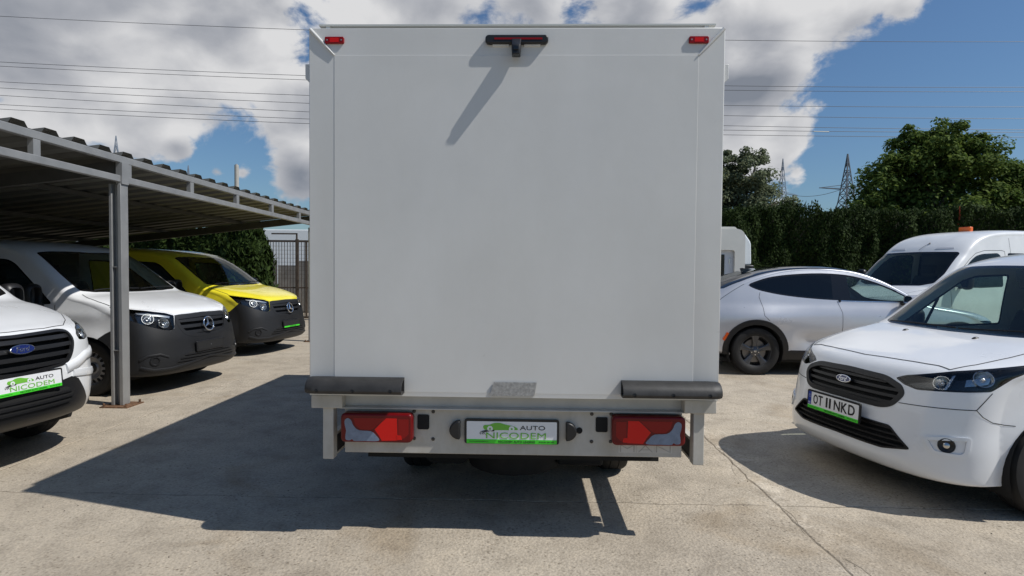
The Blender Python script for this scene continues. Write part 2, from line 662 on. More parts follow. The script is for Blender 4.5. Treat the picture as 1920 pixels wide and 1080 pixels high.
# ------------------------------------------------------------------ ground
def concrete_mat():
    m = bpy.data.materials.new('weathered_concrete')
    m.use_nodes = True
    N, L = m.node_tree.nodes, m.node_tree.links
    b = N['Principled BSDF']
    b.inputs['Roughness'].default_value = 0.9
    b.inputs['Specular IOR Level'].default_value = 0.25
    geo = N.new('ShaderNodeNewGeometry')
    P = geo.outputs['Position']

    def noise(scale, detail=5, rough=0.6, dist=0.0):
        n = N.new('ShaderNodeTexNoise')
        n.inputs['Scale'].default_value = scale
        n.inputs['Detail'].default_value = detail
        n.inputs['Roughness'].default_value = rough
        n.inputs['Distortion'].default_value = dist
        L.new(P, n.inputs['Vector'])
        return n.outputs[0]

    def ramp(v, stops):
        r = N.new('ShaderNodeValToRGB')
        e = r.color_ramp.elements
        while len(e) < len(stops):
            e.new(0.5)
        for k, (p, c) in enumerate(stops):
            e[k].position = p
            e[k].color = (*c, 1)
        L.new(v, r.inputs[0])
        return r.outputs[0]

    def mix(f, a, c, mode='MIX'):
        x = N.new('ShaderNodeMix')
        x.data_type = 'RGBA'
        x.blend_type = mode
        if isinstance(f, float):
            x.inputs[0].default_value = f
        else:
            L.new(f, x.inputs[0])
        for i, v in ((6, a), (7, c)):
            if isinstance(v, tuple):
                x.inputs[i].default_value = (*v, 1)
            else:
                L.new(v, x.inputs[i])
        return x.outputs[2]
    big = ramp(noise(0.55, 6, 0.65), [(0.26, (0.335, 0.286, 0.222)), (0.5, (0.412, 0.357, 0.282)), (0.74, (0.475, 0.420, 0.340))])
    mid = ramp(noise(3.2, 7, 0.7, 0.4), [(0.28, (0.72, 0.71, 0.70)), (0.5, (0.98, 0.98, 0.98)), (0.75, (1.18, 1.17, 1.15))])
    col = mix(1.0, big, mid, 'MULTIPLY')
    fine = ramp(noise(48, 6, 0.75), [(0.30, (0.62, 0.61, 0.60)), (0.48, (0.98, 0.98, 0.98)), (0.70, (1.25, 1.24, 1.22))])
    col = mix(0.85, col, fine, 'MULTIPLY')
    # exposed aggregate: dark and pale stones
    vo = N.new('ShaderNodeTexVoronoi')
    vo.inputs['Scale'].default_value = 62
    L.new(P, vo.inputs['Vector'])
    sep = N.new('ShaderNodeSeparateColor')
    L.new(vo.outputs['Color'], sep.inputs[0])
    stone = ramp(sep.outputs[0], [(0.0, (0.45, 0.43, 0.40)), (0.18, (0.85, 0.83, 0.80)), (0.80, (1.0, 1.0, 1.0)), (1.0, (1.35, 1.32, 1.26))])
    inside = ramp(vo.outputs['Distance'], [(0.25, (1, 1, 1)), (0.5, (0, 0, 0))])
    wear = ramp(noise(1.1, 5, 0.6), [(0.38, (0.15, 0.15, 0.15)), (0.62, (0.95, 0.95, 0.95))])
    k = N.new('ShaderNodeMath')
    k.operation = 'MULTIPLY'
    L.new(inside, k.inputs[0])
    L.new(wear, k.inputs[1])
    col = mix(k.outputs[0], col, mix(1.0, col, stone, 'MULTIPLY'))
    # pits and dark crumbs
    v2 = N.new('ShaderNodeTexVoronoi')
    v2.inputs['Scale'].default_value = 17
    L.new(P, v2.inputs['Vector'])
    pit = ramp(v2.outputs['Distance'], [(0.06, (0.42, 0.40, 0.37)), (0.13, (1, 1, 1))])
    col = mix(0.75, col, pit, 'MULTIPLY')
    # small dark flecks where stones have broken out
    v3 = N.new('ShaderNodeTexVoronoi')
    v3.inputs['Scale'].default_value = 34
    mp3 = N.new('ShaderNodeMapping')
    mp3.inputs['Rotation'].default_value = (0, 0, 0.5)
    mp3.inputs['Scale'].default_value = (0.75, 1.3, 1.0)
    L.new(P, mp3.inputs[0])
    L.new(mp3.outputs[0], v3.inputs['Vector'])
    s3 = N.new('ShaderNodeSeparateColor')
    L.new(v3.outputs['Color'], s3.inputs[0])
    near = ramp(v3.outputs['Distance'], [(0.16, (1, 1, 1)), (0.30, (0, 0, 0))])
    some = ramp(s3.outputs[1], [(0.66, (0, 0, 0)), (0.70, (1, 1, 1))])
    k3 = N.new('ShaderNodeMath')
    k3.operation = 'MULTIPLY'
    L.new(near, k3.inputs[0])
    L.new(some, k3.inputs[1])
    k4 = N.new('ShaderNodeMath')
    k4.operation = 'MULTIPLY'
    L.new(k3.outputs[0], k4.inputs[0])
    L.new(wear, k4.inputs[1])
    col = mix(k4.outputs[0], col, mix(1.0, col, (0.42, 0.40, 0.38), 'MULTIPLY'))
    # pale spalled skin along the long joint
    sx = N.new('ShaderNodeSeparateXYZ')
    L.new(P, sx.inputs[0])
    dj = N.new('ShaderNodeMath')
    dj.operation = 'SUBTRACT'
    L.new(sx.outputs[0], dj.inputs[0])
    dj.inputs[1].default_value = 1.76
    ab = N.new('ShaderNodeMath')
    ab.operation = 'ABSOLUTE'
    L.new(dj.outputs[0], ab.inputs[0])
    band = ramp(ab.outputs[0], [(0.05, (1, 1, 1)), (0.26, (0, 0, 0))])
    blot = ramp(noise(6.5, 8, 0.72, 0.8), [(0.50, (0, 0, 0)), (0.58, (1, 1, 1))])
    k5 = N.new('ShaderNodeMath')
    k5.operation = 'MULTIPLY'
    L.new(band, k5.inputs[0])
    L.new(blot, k5.inputs[1])
    col = mix(k5.outputs[0], col, mix(1.0, col, (1.22, 1.24, 1.27), 'MULTIPLY'))
    # tan dust and old oil
    stain = ramp(noise(0.9, 4, 0.55, 1.2), [(0.56, (1, 1, 1)), (0.70, (0.80, 0.74, 0.66))])
    col = mix(0.7, col, stain, 'MULTIPLY')
    L.new(col, b.inputs['Base Color'])
    add = N.new('ShaderNodeMath')
    add.operation = 'MULTIPLY_ADD'
    L.new(noise(70, 5, 0.7), add.inputs[0])
    add.inputs[1].default_value = 0.6
    L.new(vo.outputs['Distance'], add.inputs[2])
    bp = N.new('ShaderNodeBump')
    bp.inputs['Strength'].default_value = 0.55
    bp.inputs['Distance'].default_value = 0.006
    L.new(add.outputs[0], bp.inputs['Height'])
    L.new(bp.outputs[0], b.inputs['Normal'])
    return m


M_CONC = concrete_mat()
M_DIRT = mat('dry_soil', (0.20, 0.17, 0.12), 0.95, var=0.5, vscale=0.6, bump=0.5, bscale=8, var_col=(0.09, 0.11, 0.04))
M_JOINT = mat('joint_dirt', (0.24, 0.20, 0.15), 0.95, var=0.4, vscale=20)

gmb = MB()
gp = [[(x, y, -0.032) for x in (-600, -60, -12, -4, 4, 12, 60, 600)] for y in (-300, -30, 0, 10, 20, 40, 100, 1500)]
ground = gmb.grid(gp).build('ground', M_DIRT, None, smooth=None)
tag(ground, kind='structure')
bedding = MB().grid([[(x, y, -0.0042) for x in (-15.5, 23.5)] for y in (-8, 26)]).build('joint_bed', M_JOINT, ground, smooth=None)

XJ = [-15.4, -9.7, -4.0, 1.69, 7.38, 13.1, 18.8, 23.4]
YJ = [-7.8, -2.0, 3.92, 9.85, 15.75, 21.6, 25.9]


def wob(t, seed, amp):
    return amp * (math.sin(t * 7.1 + seed) * 0.5 + math.sin(t * 17.3 + seed * 2.1) * 0.3 + math.sin(t * 41.7 + seed * 3.7) * 0.35 + math.sin(t * 93.0 + seed * 1.3) * 0.3)


def joint_line(kind, i, t):
    """wandering joint: both neighbours use the same line"""
    return (XJ if kind == 'x' else YJ)[i] + wob(t, i * 1.9 + (5 if kind == 'x' else 0), 0.010)


for i in range(len(XJ) - 1):
    for j in range(len(YJ) - 1):
        x0, x1, y0, y1 = XJ[i], XJ[i + 1], YJ[j], YJ[j + 1]
        n = 70
        g = 0.003
        per = []
        for t in np.linspace(y0, y1, n, endpoint=False):
            per.append((joint_line('x', i, t) + g + abs(wob(t, i + 9.1, 0.006)), t))
        for t in np.linspace(x0, x1, n, endpoint=False):
            per.append((t, joint_line('y', j + 1, t) - g - abs(wob(t, j + 3.3, 0.006))))
        for t in np.linspace(y1, y0, n, endpoint=False):
            per.append((joint_line('x', i + 1, t) - g - abs(wob(t, i + 4.4, 0.006)), t))
        for t in np.linspace(x1, x0, n, endpoint=False):
            per.append((t, joint_line('y', j, t) + g + abs(wob(t, j + 7.7, 0.006))))
        # tidy corners
        lo = (joint_line('x', i, y0) + g, joint_line('y', j, x0) + g)
        per = [(min(max(p[0], x0 + g - 0.02), x1 - g + 0.02), min(max(p[1], y0 + g - 0.02), y1 - g + 0.02)) for p in per]
        m = len(per)
        cx, cy = (x0 + x1) / 2, (y0 + y1) / 2
        V = [(x, y, -0.003) for x, y in per] + [(cx + (x - cx) * 0.998, cy + (y - cy) * 0.998, 0.0) for x, y in per] + [(x, y, -0.03) for x, y in per] + [(cx, cy, 0.0)]
        Fs = []
        for k in range(m):
            q = (k + 1) % m
            Fs += [(k, q, m + q, m + k), (2 * m + k, 2 * m + q, q, k), (m + k, m + q, 3 * m)]
        o = MB().add(V, Fs).build('concrete_slab', M_CONC, ground, smooth=None)

# cracks running out of the joint crossing
for k, (x, y, ang, ln) in enumerate(((1.69, 3.92, -62, 0.55), (1.70, 5.2, -80, 0.8), (-2.2, 3.4, 10, 0.5), (1.75, 3.2, -95, 0.6))):
    pts = []
    a = R(ang)
    px, py = x, y
    for q in range(22):
        pts.append((px, py, 0.0012))
        a += random.uniform(-0.45, 0.45)
        a = a * 0.8 + R(ang) * 0.2
        px += math.cos(a) * ln / 22
        py += math.sin(a) * ln / 22
    V, Fs = [], []
    for q, p in enumerate(pts):
        w = 0.0022 * (1 - q / 22) + 0.0006
        V += [(p[0] - w, p[1] - w * 0.4, p[2]), (p[0] + w, p[1] + w * 0.4, p[2])]
        if q:
            Fs.append((2 * q - 2, 2 * q - 1, 2 * q + 1, 2 * q))
    MB().add(V, Fs).build('crack', M_JOINT, ground, smooth=None)

# loose crumbs of gravel and dry leaves near the joints
gv, gf = [], []
for k in range(900):
    while True:
        x, y = random.uniform(-6, 6), random.uniform(1.6, 12)
        dj = min(min(abs(x - q) for q in XJ), min(abs(y - q) for q in YJ))
        if random.random() < (0.15 + 0.85 * math.exp(-dj / 0.25)):
            break
    s = random.uniform(0.002, 0.0075)
    c = len(gv)
    rot = random.uniform(0, 6.28)
    for dx, dy, dz in ((1, 0, 0.2), (-0.5, 0.87, 0.1), (-0.6, -0.8, 0.15), (0, 0, 1.1)):
        rx = dx * math.cos(rot) - dy * math.sin(rot)
        ry = dx * math.sin(rot) + dy * math.cos(rot)
        gv.append((x + rx * s * random.uniform(0.7, 1.3), y + ry * s, dz * s))
    gf += [(c, c + 1, c + 3), (c + 1, c + 2, c + 3), (c + 2, c, c + 3)]
gr = mesh_obj('gravel', gv, gf, mat('gravel_stone', (0.22, 0.19, 0.15), 0.9, var=0.4, vscale=30), None)
tag(gr, 'loose gravel crumbs scattered along the concrete joints', 'gravel', kind='stuff')
# ------------------------------------------------------------------ vehicle bodies
class Body:
    """A vehicle skin: a cap swept along the centre-line profile, running out into two side walls.
    rows: (yc, zc, ye, ze, n) centre point, shoulder point, squareness.  Front at y = 0, +x is the vehicle's left."""

    def __init__(self, rows, W, wy, wz, arches, sill, per=7, K=44, extra=None, side_grid=0.05):
        self.W, self.wy, self.wz, self.extra = W, wy, wz, extra
        rows = np.array(rows, float)
        S = catmull(rows, per)
        self.S = S
        M = len(S)
        th = np.linspace(0, math.pi / 2, K)
        n = S[:, 4][:, None]
        su, cu = np.sin(th)[None, :], np.cos(th)[None, :]
        cu[:, -1] = 0
        rho = (np.abs(su) ** n + np.abs(cu) ** n) ** (-1.0 / n)
        U, Vv = rho * su, rho * cu
        We = self.width(S[:, 2], S[:, 3])[:, None]
        Y = S[:, 0][:, None] + (S[:, 2] - S[:, 0])[:, None] * (1 - Vv)
        Z = S[:, 1][:, None] + (S[:, 3] - S[:, 1])[:, None] * (1 - Vv)
        X = We * U
        cap = np.stack([X, Y, Z], 2)
        V = list(cap.reshape(-1, 3))
        T = []
        for i in range(M - 1):
            for j in range(K - 1):
                a, b, c, d = i * K + j, i * K + j + 1, (i + 1) * K + j + 1, (i + 1) * K + j
                T += [(a, b, c), (a, c, d)]
        # side wall
        spine = [(p[2], p[3]) for p in S]
        bot = []
        for (yc, zc, r) in sorted(arches, key=lambda q: -q[0]):
            h = sill - zc
            dx = math.sqrt(max(r * r - h * h, 1e-4))
            a0 = math.atan2(h, dx)
            a1 = math.pi - a0
            for t in np.linspace(0, 1, 22):
                a = a0 + (a1 - a0) * t
                bot.append((yc + r * math.cos(a), zc + r * math.sin(a)))
        poly = spine + bot
        # orientation: spine runs front-bottom -> top -> rear-bottom, then back along the sill
        poly2 = [poly[0]]
        P = np.array(poly)
        seg = []
        for q in densify(P[M - 1:], 0.06, closed=False)[1:]:
            seg.append(tuple(q))
        last = densify(np.array([seg[-1], poly[0]]), 0.06, closed=False)[1:-1]
        loop = np.array(spine + seg + [tuple(q) for q in last])
        V2, T2, li = triangulate([loop], side_grid)
        lo = li[0]
        remap = {}
        for i in range(M):
            remap[lo[i]] = i * K + (K - 1)
        base = len(V)
        xs = self.width(V2[:, 0], V2[:, 1])
        for k in range(len(V2)):
            if k not in remap:
                remap[k] = len(V)
                V.append(np.array([xs[k], V2[k, 0], V2[k, 1]]))
        for t in T2:
            T.append(tuple(remap[int(q)] for q in t))
        V = np.array(V)
        T = np.array(T)
        # mirror
        n0 = len(V)
        mir = np.arange(n0)
        centre = np.abs(V[:, 0]) < 1e-6
        new = np.full(n0, -1)
        new[~centre] = n0 + np.arange((~centre).sum())
        new[centre] = mir[centre]
        VM = V[~centre] * np.array([-1, 1, 1])
        self.V = np.concatenate([V, VM])
        self.T = np.concatenate([T, new[T][:, ::-1]])
        a = self.V[self.T]
        fn = np.cross(a[:, 1] - a[:, 0], a[:, 2] - a[:, 0])
        vn = np.zeros_like(self.V)
        for k in range(3):
            np.add.at(vn, self.T[:, k], fn)
        self.N = vn / (np.linalg.norm(vn, axis=1)[:, None] + 1e-12)
        self.FN = fn / (np.linalg.norm(fn, axis=1)[:, None] + 1e-12)
        self.bvh = BVHTree.FromPolygons([tuple(v) for v in self.V], [tuple(int(q) for q in t) for t in self.T])
        self.keep = np.ones(len(self.T), bool)
        self.V0, self.N0, self.T0 = self.V, self.N, self.T

    def width(self, y, z):
        y, z = np.asarray(y, float), np.asarray(z, float)
        w = self.W * pchip(*zip(*self.wy), y) * pchip(*zip(*self.wz), z)
        if self.extra:
            w = w + self.extra(y, z)
        return w

    # --- projecting flat outlines on the skin
    def frame(self, view):
        if view == 'T':
            return Vector((1, 0, 0)), Vector((0, 1, 0)), Vector((0, 0, -1))
        a = R(view)
        return Vector((math.cos(a), math.sin(a), 0)), Vector((0, 0, 1)), Vector((-math.sin(a), math.cos(a), 0))

    def cast(self, p2, view):
        e, u, d = self.frame(view)
        pos, nor = [], []
        for p in p2:
            o = e * float(p[0]) + u * float(p[1]) - d * 8.0
            h, n, fi, ds = self.bvh.ray_cast(o, d)
            if h is None:
                h, n, fi, ds = self.bvh.find_nearest(o + d * 8.5)
            t = self.T0[fi]
            A, B, C = self.V0[t]
            hp = np.array(h)
            v0, v1, v2 = B - A, C - A, hp - A
            d00, d01, d11, d20, d21 = v0 @ v0, v0 @ v1, v1 @ v1, v2 @ v0, v2 @ v1
            den = d00 * d11 - d01 * d01
            if abs(den) < 1e-14:
                nn = self.FN[fi]
            else:
                b = (d11 * d20 - d01 * d21) / den
                c = (d00 * d21 - d01 * d20) / den
                nn = self.N0[t[0]] * (1 - b - c) + self.N0[t[1]] * b + self.N0[t[2]] * c
            pos.append(hp)
            nor.append(nn / (np.linalg.norm(nn) + 1e-9))
        return np.array(pos), np.array(nor)

    def carve(self, name, outline, view, m, parent, both=False, off=0.0, half=None, recess=None):
        """cut the outline out of the skin; the piece becomes a part of its own (m = None throws it away).
        half: True for outlines that stop at the centre line (each side takes its own half)"""
        if both:
            return (self.carve(name, outline, view, m, parent, False, off, 1), self.carve(name, outline, view, m, parent, False, off, -1))
        s = half if half else 1
        mm = np.array([s, 1, 1])
        e, u, d = (np.array(q) for q in self.frame(view))
        poly = np.asarray(outline, float)
        lo, hi = poly.min(0) - 0.02, poly.max(0) + 0.02

        def q2(V):
            W = V * mm
            return np.stack([W @ e, W @ u], 1)

        def sd(P):
            dm = np.full(len(P), 1e9)
            for i in range(len(poly)):
                a, b = poly[i], poly[(i + 1) % len(poly)]
                ab = b - a
                t = np.clip(((P - a) @ ab) / (ab @ ab + 1e-12), 0, 1)
                dm = np.minimum(dm, np.linalg.norm(P - a - t[:, None] * ab, axis=1))
            return np.where(pip(P, poly), -dm, dm)

        V, N = self.V, self.N
        Q = q2(V)
        T = self.T[self.keep]
        a3 = Q[T]
        A = V[T]
        fn = np.cross(A[:, 1] - A[:, 0], A[:, 2] - A[:, 0]) * mm * s
        fn = fn * s  # mirrored normals keep their sense
        fac = (np.cross(A[:, 1] - A[:, 0], A[:, 2] - A[:, 0]) * mm) @ d < 0
        cand = fac & (a3.max(1) >= lo).all(1) & (a3.min(1) <= hi).all(1)
        if half:
            cand &= (A[:, :, 0].mean(1) * s > 0)
        rest = T[~cand]
        C = T[cand]
        V, N = V.copy(), N.copy()
        taken = []
        for lev in range(4):
            if not len(C):
                break
            us = np.unique(C)
            f = np.zeros(len(V))
            f[us] = sd(q2(V[us]))
            g = f[C]
            P = q2(V)[C]
            ed = np.max(np.linalg.norm(P - np.roll(P, 1, 1), axis=2), axis=1)
            near = np.abs(g).min(1) < ed
            allin = (g < 0).all(1) & ~near
            allout = (g > 0).all(1) & ~near
            taken.append(C[allin])
            rest = np.concatenate([rest, C[allout]])
            C = C[~allin & ~allout]
            if lev == 3:
                break
            # split each of the rest in four
            n0 = len(V)
            E = np.sort(np.concatenate([C[:, [0, 1]], C[:, [1, 2]], C[:, [2, 0]]]), 1)
            ue, inv = np.unique(E, axis=0, return_inverse=True)
            inv = inv.reshape(-1)
            V = np.concatenate([V, (V[ue[:, 0]] + V[ue[:, 1]]) / 2])
            nn = N[ue[:, 0]] + N[ue[:, 1]]
            N = np.concatenate([N, nn / (np.linalg.norm(nn, axis=1)[:, None] + 1e-12)])
            k = len(C)
            m01, m12, m20 = n0 + inv[:k], n0 + inv[k:2 * k], n0 + inv[2 * k:]
            C = np.concatenate([np.stack([C[:, 0], m01, m20], 1), np.stack([m01, C[:, 1], m12], 1), np.stack([m20, m12, C[:, 2]], 1), np.stack([m01, m12, m20], 1)])
        if len(C):
            us = np.unique(C)
            f = np.zeros(len(V))
            f[us] = sd(q2(V[us]))
            newV, newN, cut = [], [], {}
            n0 = len(V)
            tin, tout = [], []

            def mid(i, j):
                key = (min(i, j), max(i, j))
                if key not in cut:
                    t = f[i] / (f[i] - f[j])
                    cut[key] = n0 + len(newV)
                    newV.append(V[i] + (V[j] - V[i]) * t)
                    q = N[i] + (N[j] - N[i]) * t
                    newN.append(q / (np.linalg.norm(q) + 1e-12))
                return cut[key]
            for t in C:
                t = [int(q) for q in t]
                ins = [f[q] < 0 for q in t]
                c = sum(ins)
                if c == 3:
                    tin.append(t)
                elif c == 0:
                    tout.append(t)
                else:
                    while not (ins[0] and not ins[2]) if c == 1 else not (not ins[0] and ins[1]):
                        t = t[1:] + t[:1]
                        ins = ins[1:] + ins[:1]
                        if c == 1 and ins[0]:
                            break
                        if c == 2 and not ins[0]:
                            break
                    x, y, z = t
                    p, r = mid(x, y), mid(x, z)
                    lone, quad = [x, p, r], [[p, y, z], [p, z, r]]
                    if c == 1:
                        tin.append(lone)
                        tout += quad
                    else:
                        tout.append(lone)
                        tin += quad
            if newV:
                V = np.concatenate([V, np.array(newV)])
                N = np.concatenate([N, np.array(newN)])
            if tin:
                taken.append(np.array(tin))
            if tout:
                rest = np.concatenate([rest, np.array(tout)])
        self.V, self.N, self.T = V, N, rest
        self.keep = np.ones(len(rest), bool)
        tk = np.concatenate([t for t in taken if len(t)]) if any(len(t) for t in taken) else np.zeros((0, 3), int)
        if m is None or not len(tk):
            return None
        us = np.unique(tk)
        mp = np.full(len(V), -1)
        mp[us] = np.arange(len(us))
        return mesh_obj(name, V[us] + N[us] * off, mp[tk], m, parent, normals=N[us])

    def skin(self, m, parent, name='body'):
        T = self.T[self.keep]
        used = np.unique(T)
        mp = np.full(len(self.V), -1)
        mp[used] = np.arange(len(used))
        return mesh_obj(name, self.V[used], mp[T], m, parent, normals=self.N[used])

    def patch(self, name, loops, view, m, parent, off=0.003, depth=0.012, grid=0.035, step=0.02, mirror=False, both=False, hollow=False, wave=None):
        """a shaped panel lying on the skin. loops: outer outline [+ holes]"""
        if both:
            a = self.patch(name, loops, view, m, parent, off, depth, grid, step, False, False, hollow, wave)
            b = self.patch(name, loops, view, m, parent, off, depth, grid, step, True, False, hollow, wave)
            return a, b
        if not isinstance(loops, list) or not hasattr(loops[0][0], '__len__'):
            loops = [loops]
        L2 = []
        for k, lp in enumerate(loops):
            lp = np.asarray(lp, float)
            ar = np.sum(lp[:, 0] * np.roll(lp[:, 1], -1) - np.roll(lp[:, 0], -1) * lp[:, 1])
            if (ar > 0) != (k == 0):
                lp = lp[::-1]
            L2.append(densify(lp, step))
        V2, T, li = triangulate(L2, grid)
        pos, nor = self.cast(V2, view)
        o_ = off if wave is None else (off + np.array([wave(*p) for p in V2]))[:, None]
        top = pos + nor * o_
        V = list(top)
        N = list(nor)
        F = [tuple(t) for t in T]
        if depth is not None:
            for lp in li:
                k = len(V)
                m_ = len(lp)
                idx = np.array(lp)
                pt = pos[idx]
                nn = nor[idx]
                tg = np.roll(pt, -1, 0) - np.roll(pt, 1, 0)
                on = np.cross(tg, nn)
                on /= np.linalg.norm(on, axis=1)[:, None] + 1e-9
                V += list(top[idx]) + list(pt - nn * depth)
                N += list(on) + list(on)
                for i in range(m_):
                    j = (i + 1) % m_
                    F.append((k + i, k + m_ + i, k + m_ + j, k + j))
        V, N = np.array(V), np.array(N)
        if mirror:
            V = V * np.array([-1, 1, 1])
            N = N * np.array([-1, 1, 1])
            F = [f[::-1] for f in F]
        return mesh_obj(name, V, F, m, parent, normals=N)

    def ring(self, name, outline, width, view, m, parent, **k):
        o = np.asarray(outline, float)
        return self.patch(name, [o, inset(o, width)], view, m, parent, **k)

    def ribbon(self, name, line, view, m, parent, w=0.006, off=0.001, mirror=False, both=False, closed=False, h=0.0, step=0.03):
        """thin strip or bead along a line on the skin"""
        if both:
            return (self.ribbon(name, line, view, m, parent, w, off, False, False, closed, h, step),
                    self.ribbon(name, line, view, m, parent, w, off, True, False, closed, h, step))
        P2 = densify(line, step, closed)
        pos, nor = self.cast(P2, view)
        n = len(pos)
        tg = (np.roll(pos, -1, 0) - np.roll(pos, 1, 0)) if closed else np.gradient(pos, axis=0)
        s = np.cross(tg, nor)
        s /= np.linalg.norm(s, axis=1)[:, None] + 1e-9
        ww = np.asarray(w)
        if ww.ndim == 0:
            ww = np.full(n, float(w))
        else:
            ww = np.interp(np.linspace(0, 1, n), np.linspace(0, 1, len(ww)), ww)
        ww = ww[:, None]
        if h > 0:
            prof = [(-0.5, 0.0), (-0.38, 0.75), (0, 1.0), (0.38, 0.75), (0.5, 0.0)]
        else:
            prof = [(-0.5, 0.0), (0.5, 0.0)]
        rows = [pos + s * (a * ww) + nor * (off + b * h) for a, b in prof]
        V = np.stack(rows, 1).reshape(-1, 3)
        c = len(prof)
        F = []
        for i in range(n if closed else n - 1):
            j = (i + 1) % n
            for q in range(c - 1):
                F.append((i * c + q, i * c + q + 1, j * c + q + 1, j * c + q))
        if h > 0 and not closed:
            F.append(tuple(range(c)))
            F.append(tuple((n - 1) * c + q for q in range(c - 1, -1, -1)))
        if mirror:
            V = V * np.array([-1, 1, 1])
            F = [f[::-1] for f in F]
        return mesh_obj(name, V, F, m, parent, smooth=50)

    def at(self, p2, view, off=0.0, mirror=False):
        """matrix on the skin: X along the view's horizontal, Z out of the skin"""
        pos, nor = self.cast([p2], view)
        p, n = Vector(pos[0]), Vector(nor[0])
        e, u, d = self.frame(view)
        if mirror:
            p.x, n.x, e.x = -p.x, -n.x, -e.x
        x = (e - n * e.dot(n)).normalized()
        y = n.cross(x)
        M = Matrix((x, y, n)).transposed().to_4x4()
        M.translation = p + n * off
        return M


def flat_frame(p, view, tilt=0.0):
    """matrix for a flat thing facing the viewer of a view: X right, Y up (tilted back by tilt), Z towards viewer"""
    a = R(view)
    e = Vector((math.cos(a), math.sin(a), 0))
    d = Vector((-math.sin(a), math.cos(a), 0))
    n = (-d * math.cos(tilt) + Vector((0, 0, 1)) * math.sin(tilt)).normalized()
    y = n.cross(e)
    M = Matrix((e, y, n)).transposed().to_4x4()
    M.translation = Vector(p)
    return M


def sym(half):
    """half outline listed from centre-top outward to centre-bottom -> full outline"""
    h = [tuple(p) for p in half]
    return h + [(-x, z) for x, z in reversed(h) if abs(x) > 1e-6]


# common vehicle materials
M_GAP = mat('panel_gap', (0.012, 0.012, 0.013), 0.7)
M_BLACK = mat('black_trim', (0.012, 0.012, 0.013), 0.42, bump=0.15, bscale=400, dist=0.001)
M_GLOSSBLACK = mat('gloss_black', (0.008, 0.008, 0.009), 0.12, coat=0.3)
M_DGREY = mat('grey_plastic', (0.014, 0.0145, 0.016), 0.5, bump=0.2, bscale=500, dist=0.001, var=0.2, vscale=4)
M_RUBBER = mat('rubber', (0.013, 0.0125, 0.012), 0.75, var=0.35, vscale=9, bump=0.3, bscale=90, dist=0.003)
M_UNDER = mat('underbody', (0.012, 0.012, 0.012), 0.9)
M_CHROME = mat('chrome', (0.75, 0.76, 0.78), 0.10, metal=1.0)
M_REFL = mat('reflector', (0.58, 0.57, 0.55), 0.26, metal=1.0)
M_STEEL = mat('wheel_steel', (0.30, 0.30, 0.31), 0.5, metal=0.55, var=0.35, vscale=12)
M_SEAT = mat('seat_cloth', (0.03, 0.03, 0.033), 0.9, bump=0.3, bscale=250)
M_DASH = mat('dashboard_plastic', (0.022, 0.022, 0.024), 0.6)
M_GLASS = glass_mat('window_glass', (0.70, 0.82, 0.77))
M_TINT = glass_mat('tinted_glass', (0.05, 0.055, 0.065))
M_LENS = glass_mat('lamp_lens', (0.93, 0.95, 0.96))
M_WHITE = mat('white_paint', (0.78, 0.79, 0.80), 0.32, coat=0.8, coat_rough=0.04, var=0.05, vscale=2.2, rvar=0.06)
M_WHITE2 = mat('white_paint_dusty', (0.74, 0.745, 0.74), 0.36, coat=0.6, coat_rough=0.08, var=0.07, vscale=3.0, rvar=0.08)
M_YELLOW = mat('yellow_paint', (0.84, 0.72, 0.035), 0.32, coat=0.8, coat_rough=0.05, var=0.05, vscale=2.5, rvar=0.06)
M_PLATE = mat('plate_white', (0.74, 0.75, 0.76), 0.35)
M_PLGREEN = mat('plate_green', (0.06, 0.62, 0.03), 0.4)
M_LOGOGREEN = mat('logo_green', (0.16, 0.46, 0.05), 0.4)
M_INK = mat('black_ink', (0.012, 0.012, 0.014), 0.4)
M_EUBLUE = mat('plate_blue', (0.01, 0.04, 0.28), 0.4)
M_BADGEBLUE = mat('badge_blue', (0.008, 0.018, 0.11), 0.2, coat=0.8)


def tyre_profile(r, rr, w):
    h = r - rr
    return [(rr - 0.012, -w * 0.40), (rr + 0.004, -w * 0.455), (rr + h * 0.25, -w * 0.495), (rr + h * 0.55, -w * 0.50), (r - h * 0.14, -w * 0.46),
            (r - 0.008, -w * 0.40), (r, -w * 0.33), (r, -w * 0.16), (r - 0.007, -w * 0.155), (r - 0.007, -w * 0.135), (r, -w * 0.13),
            (r, w * 0.13), (r - 0.007, w * 0.135), (r - 0.007, w * 0.155), (r, w * 0.16), (r, w * 0.33), (r - 0.008, w * 0.40),
            (r - h * 0.14, w * 0.46), (rr + h * 0.55, w * 0.50), (rr + h * 0.25, w * 0.495), (rr + 0.004, w * 0.455), (rr - 0.012, w * 0.40)]


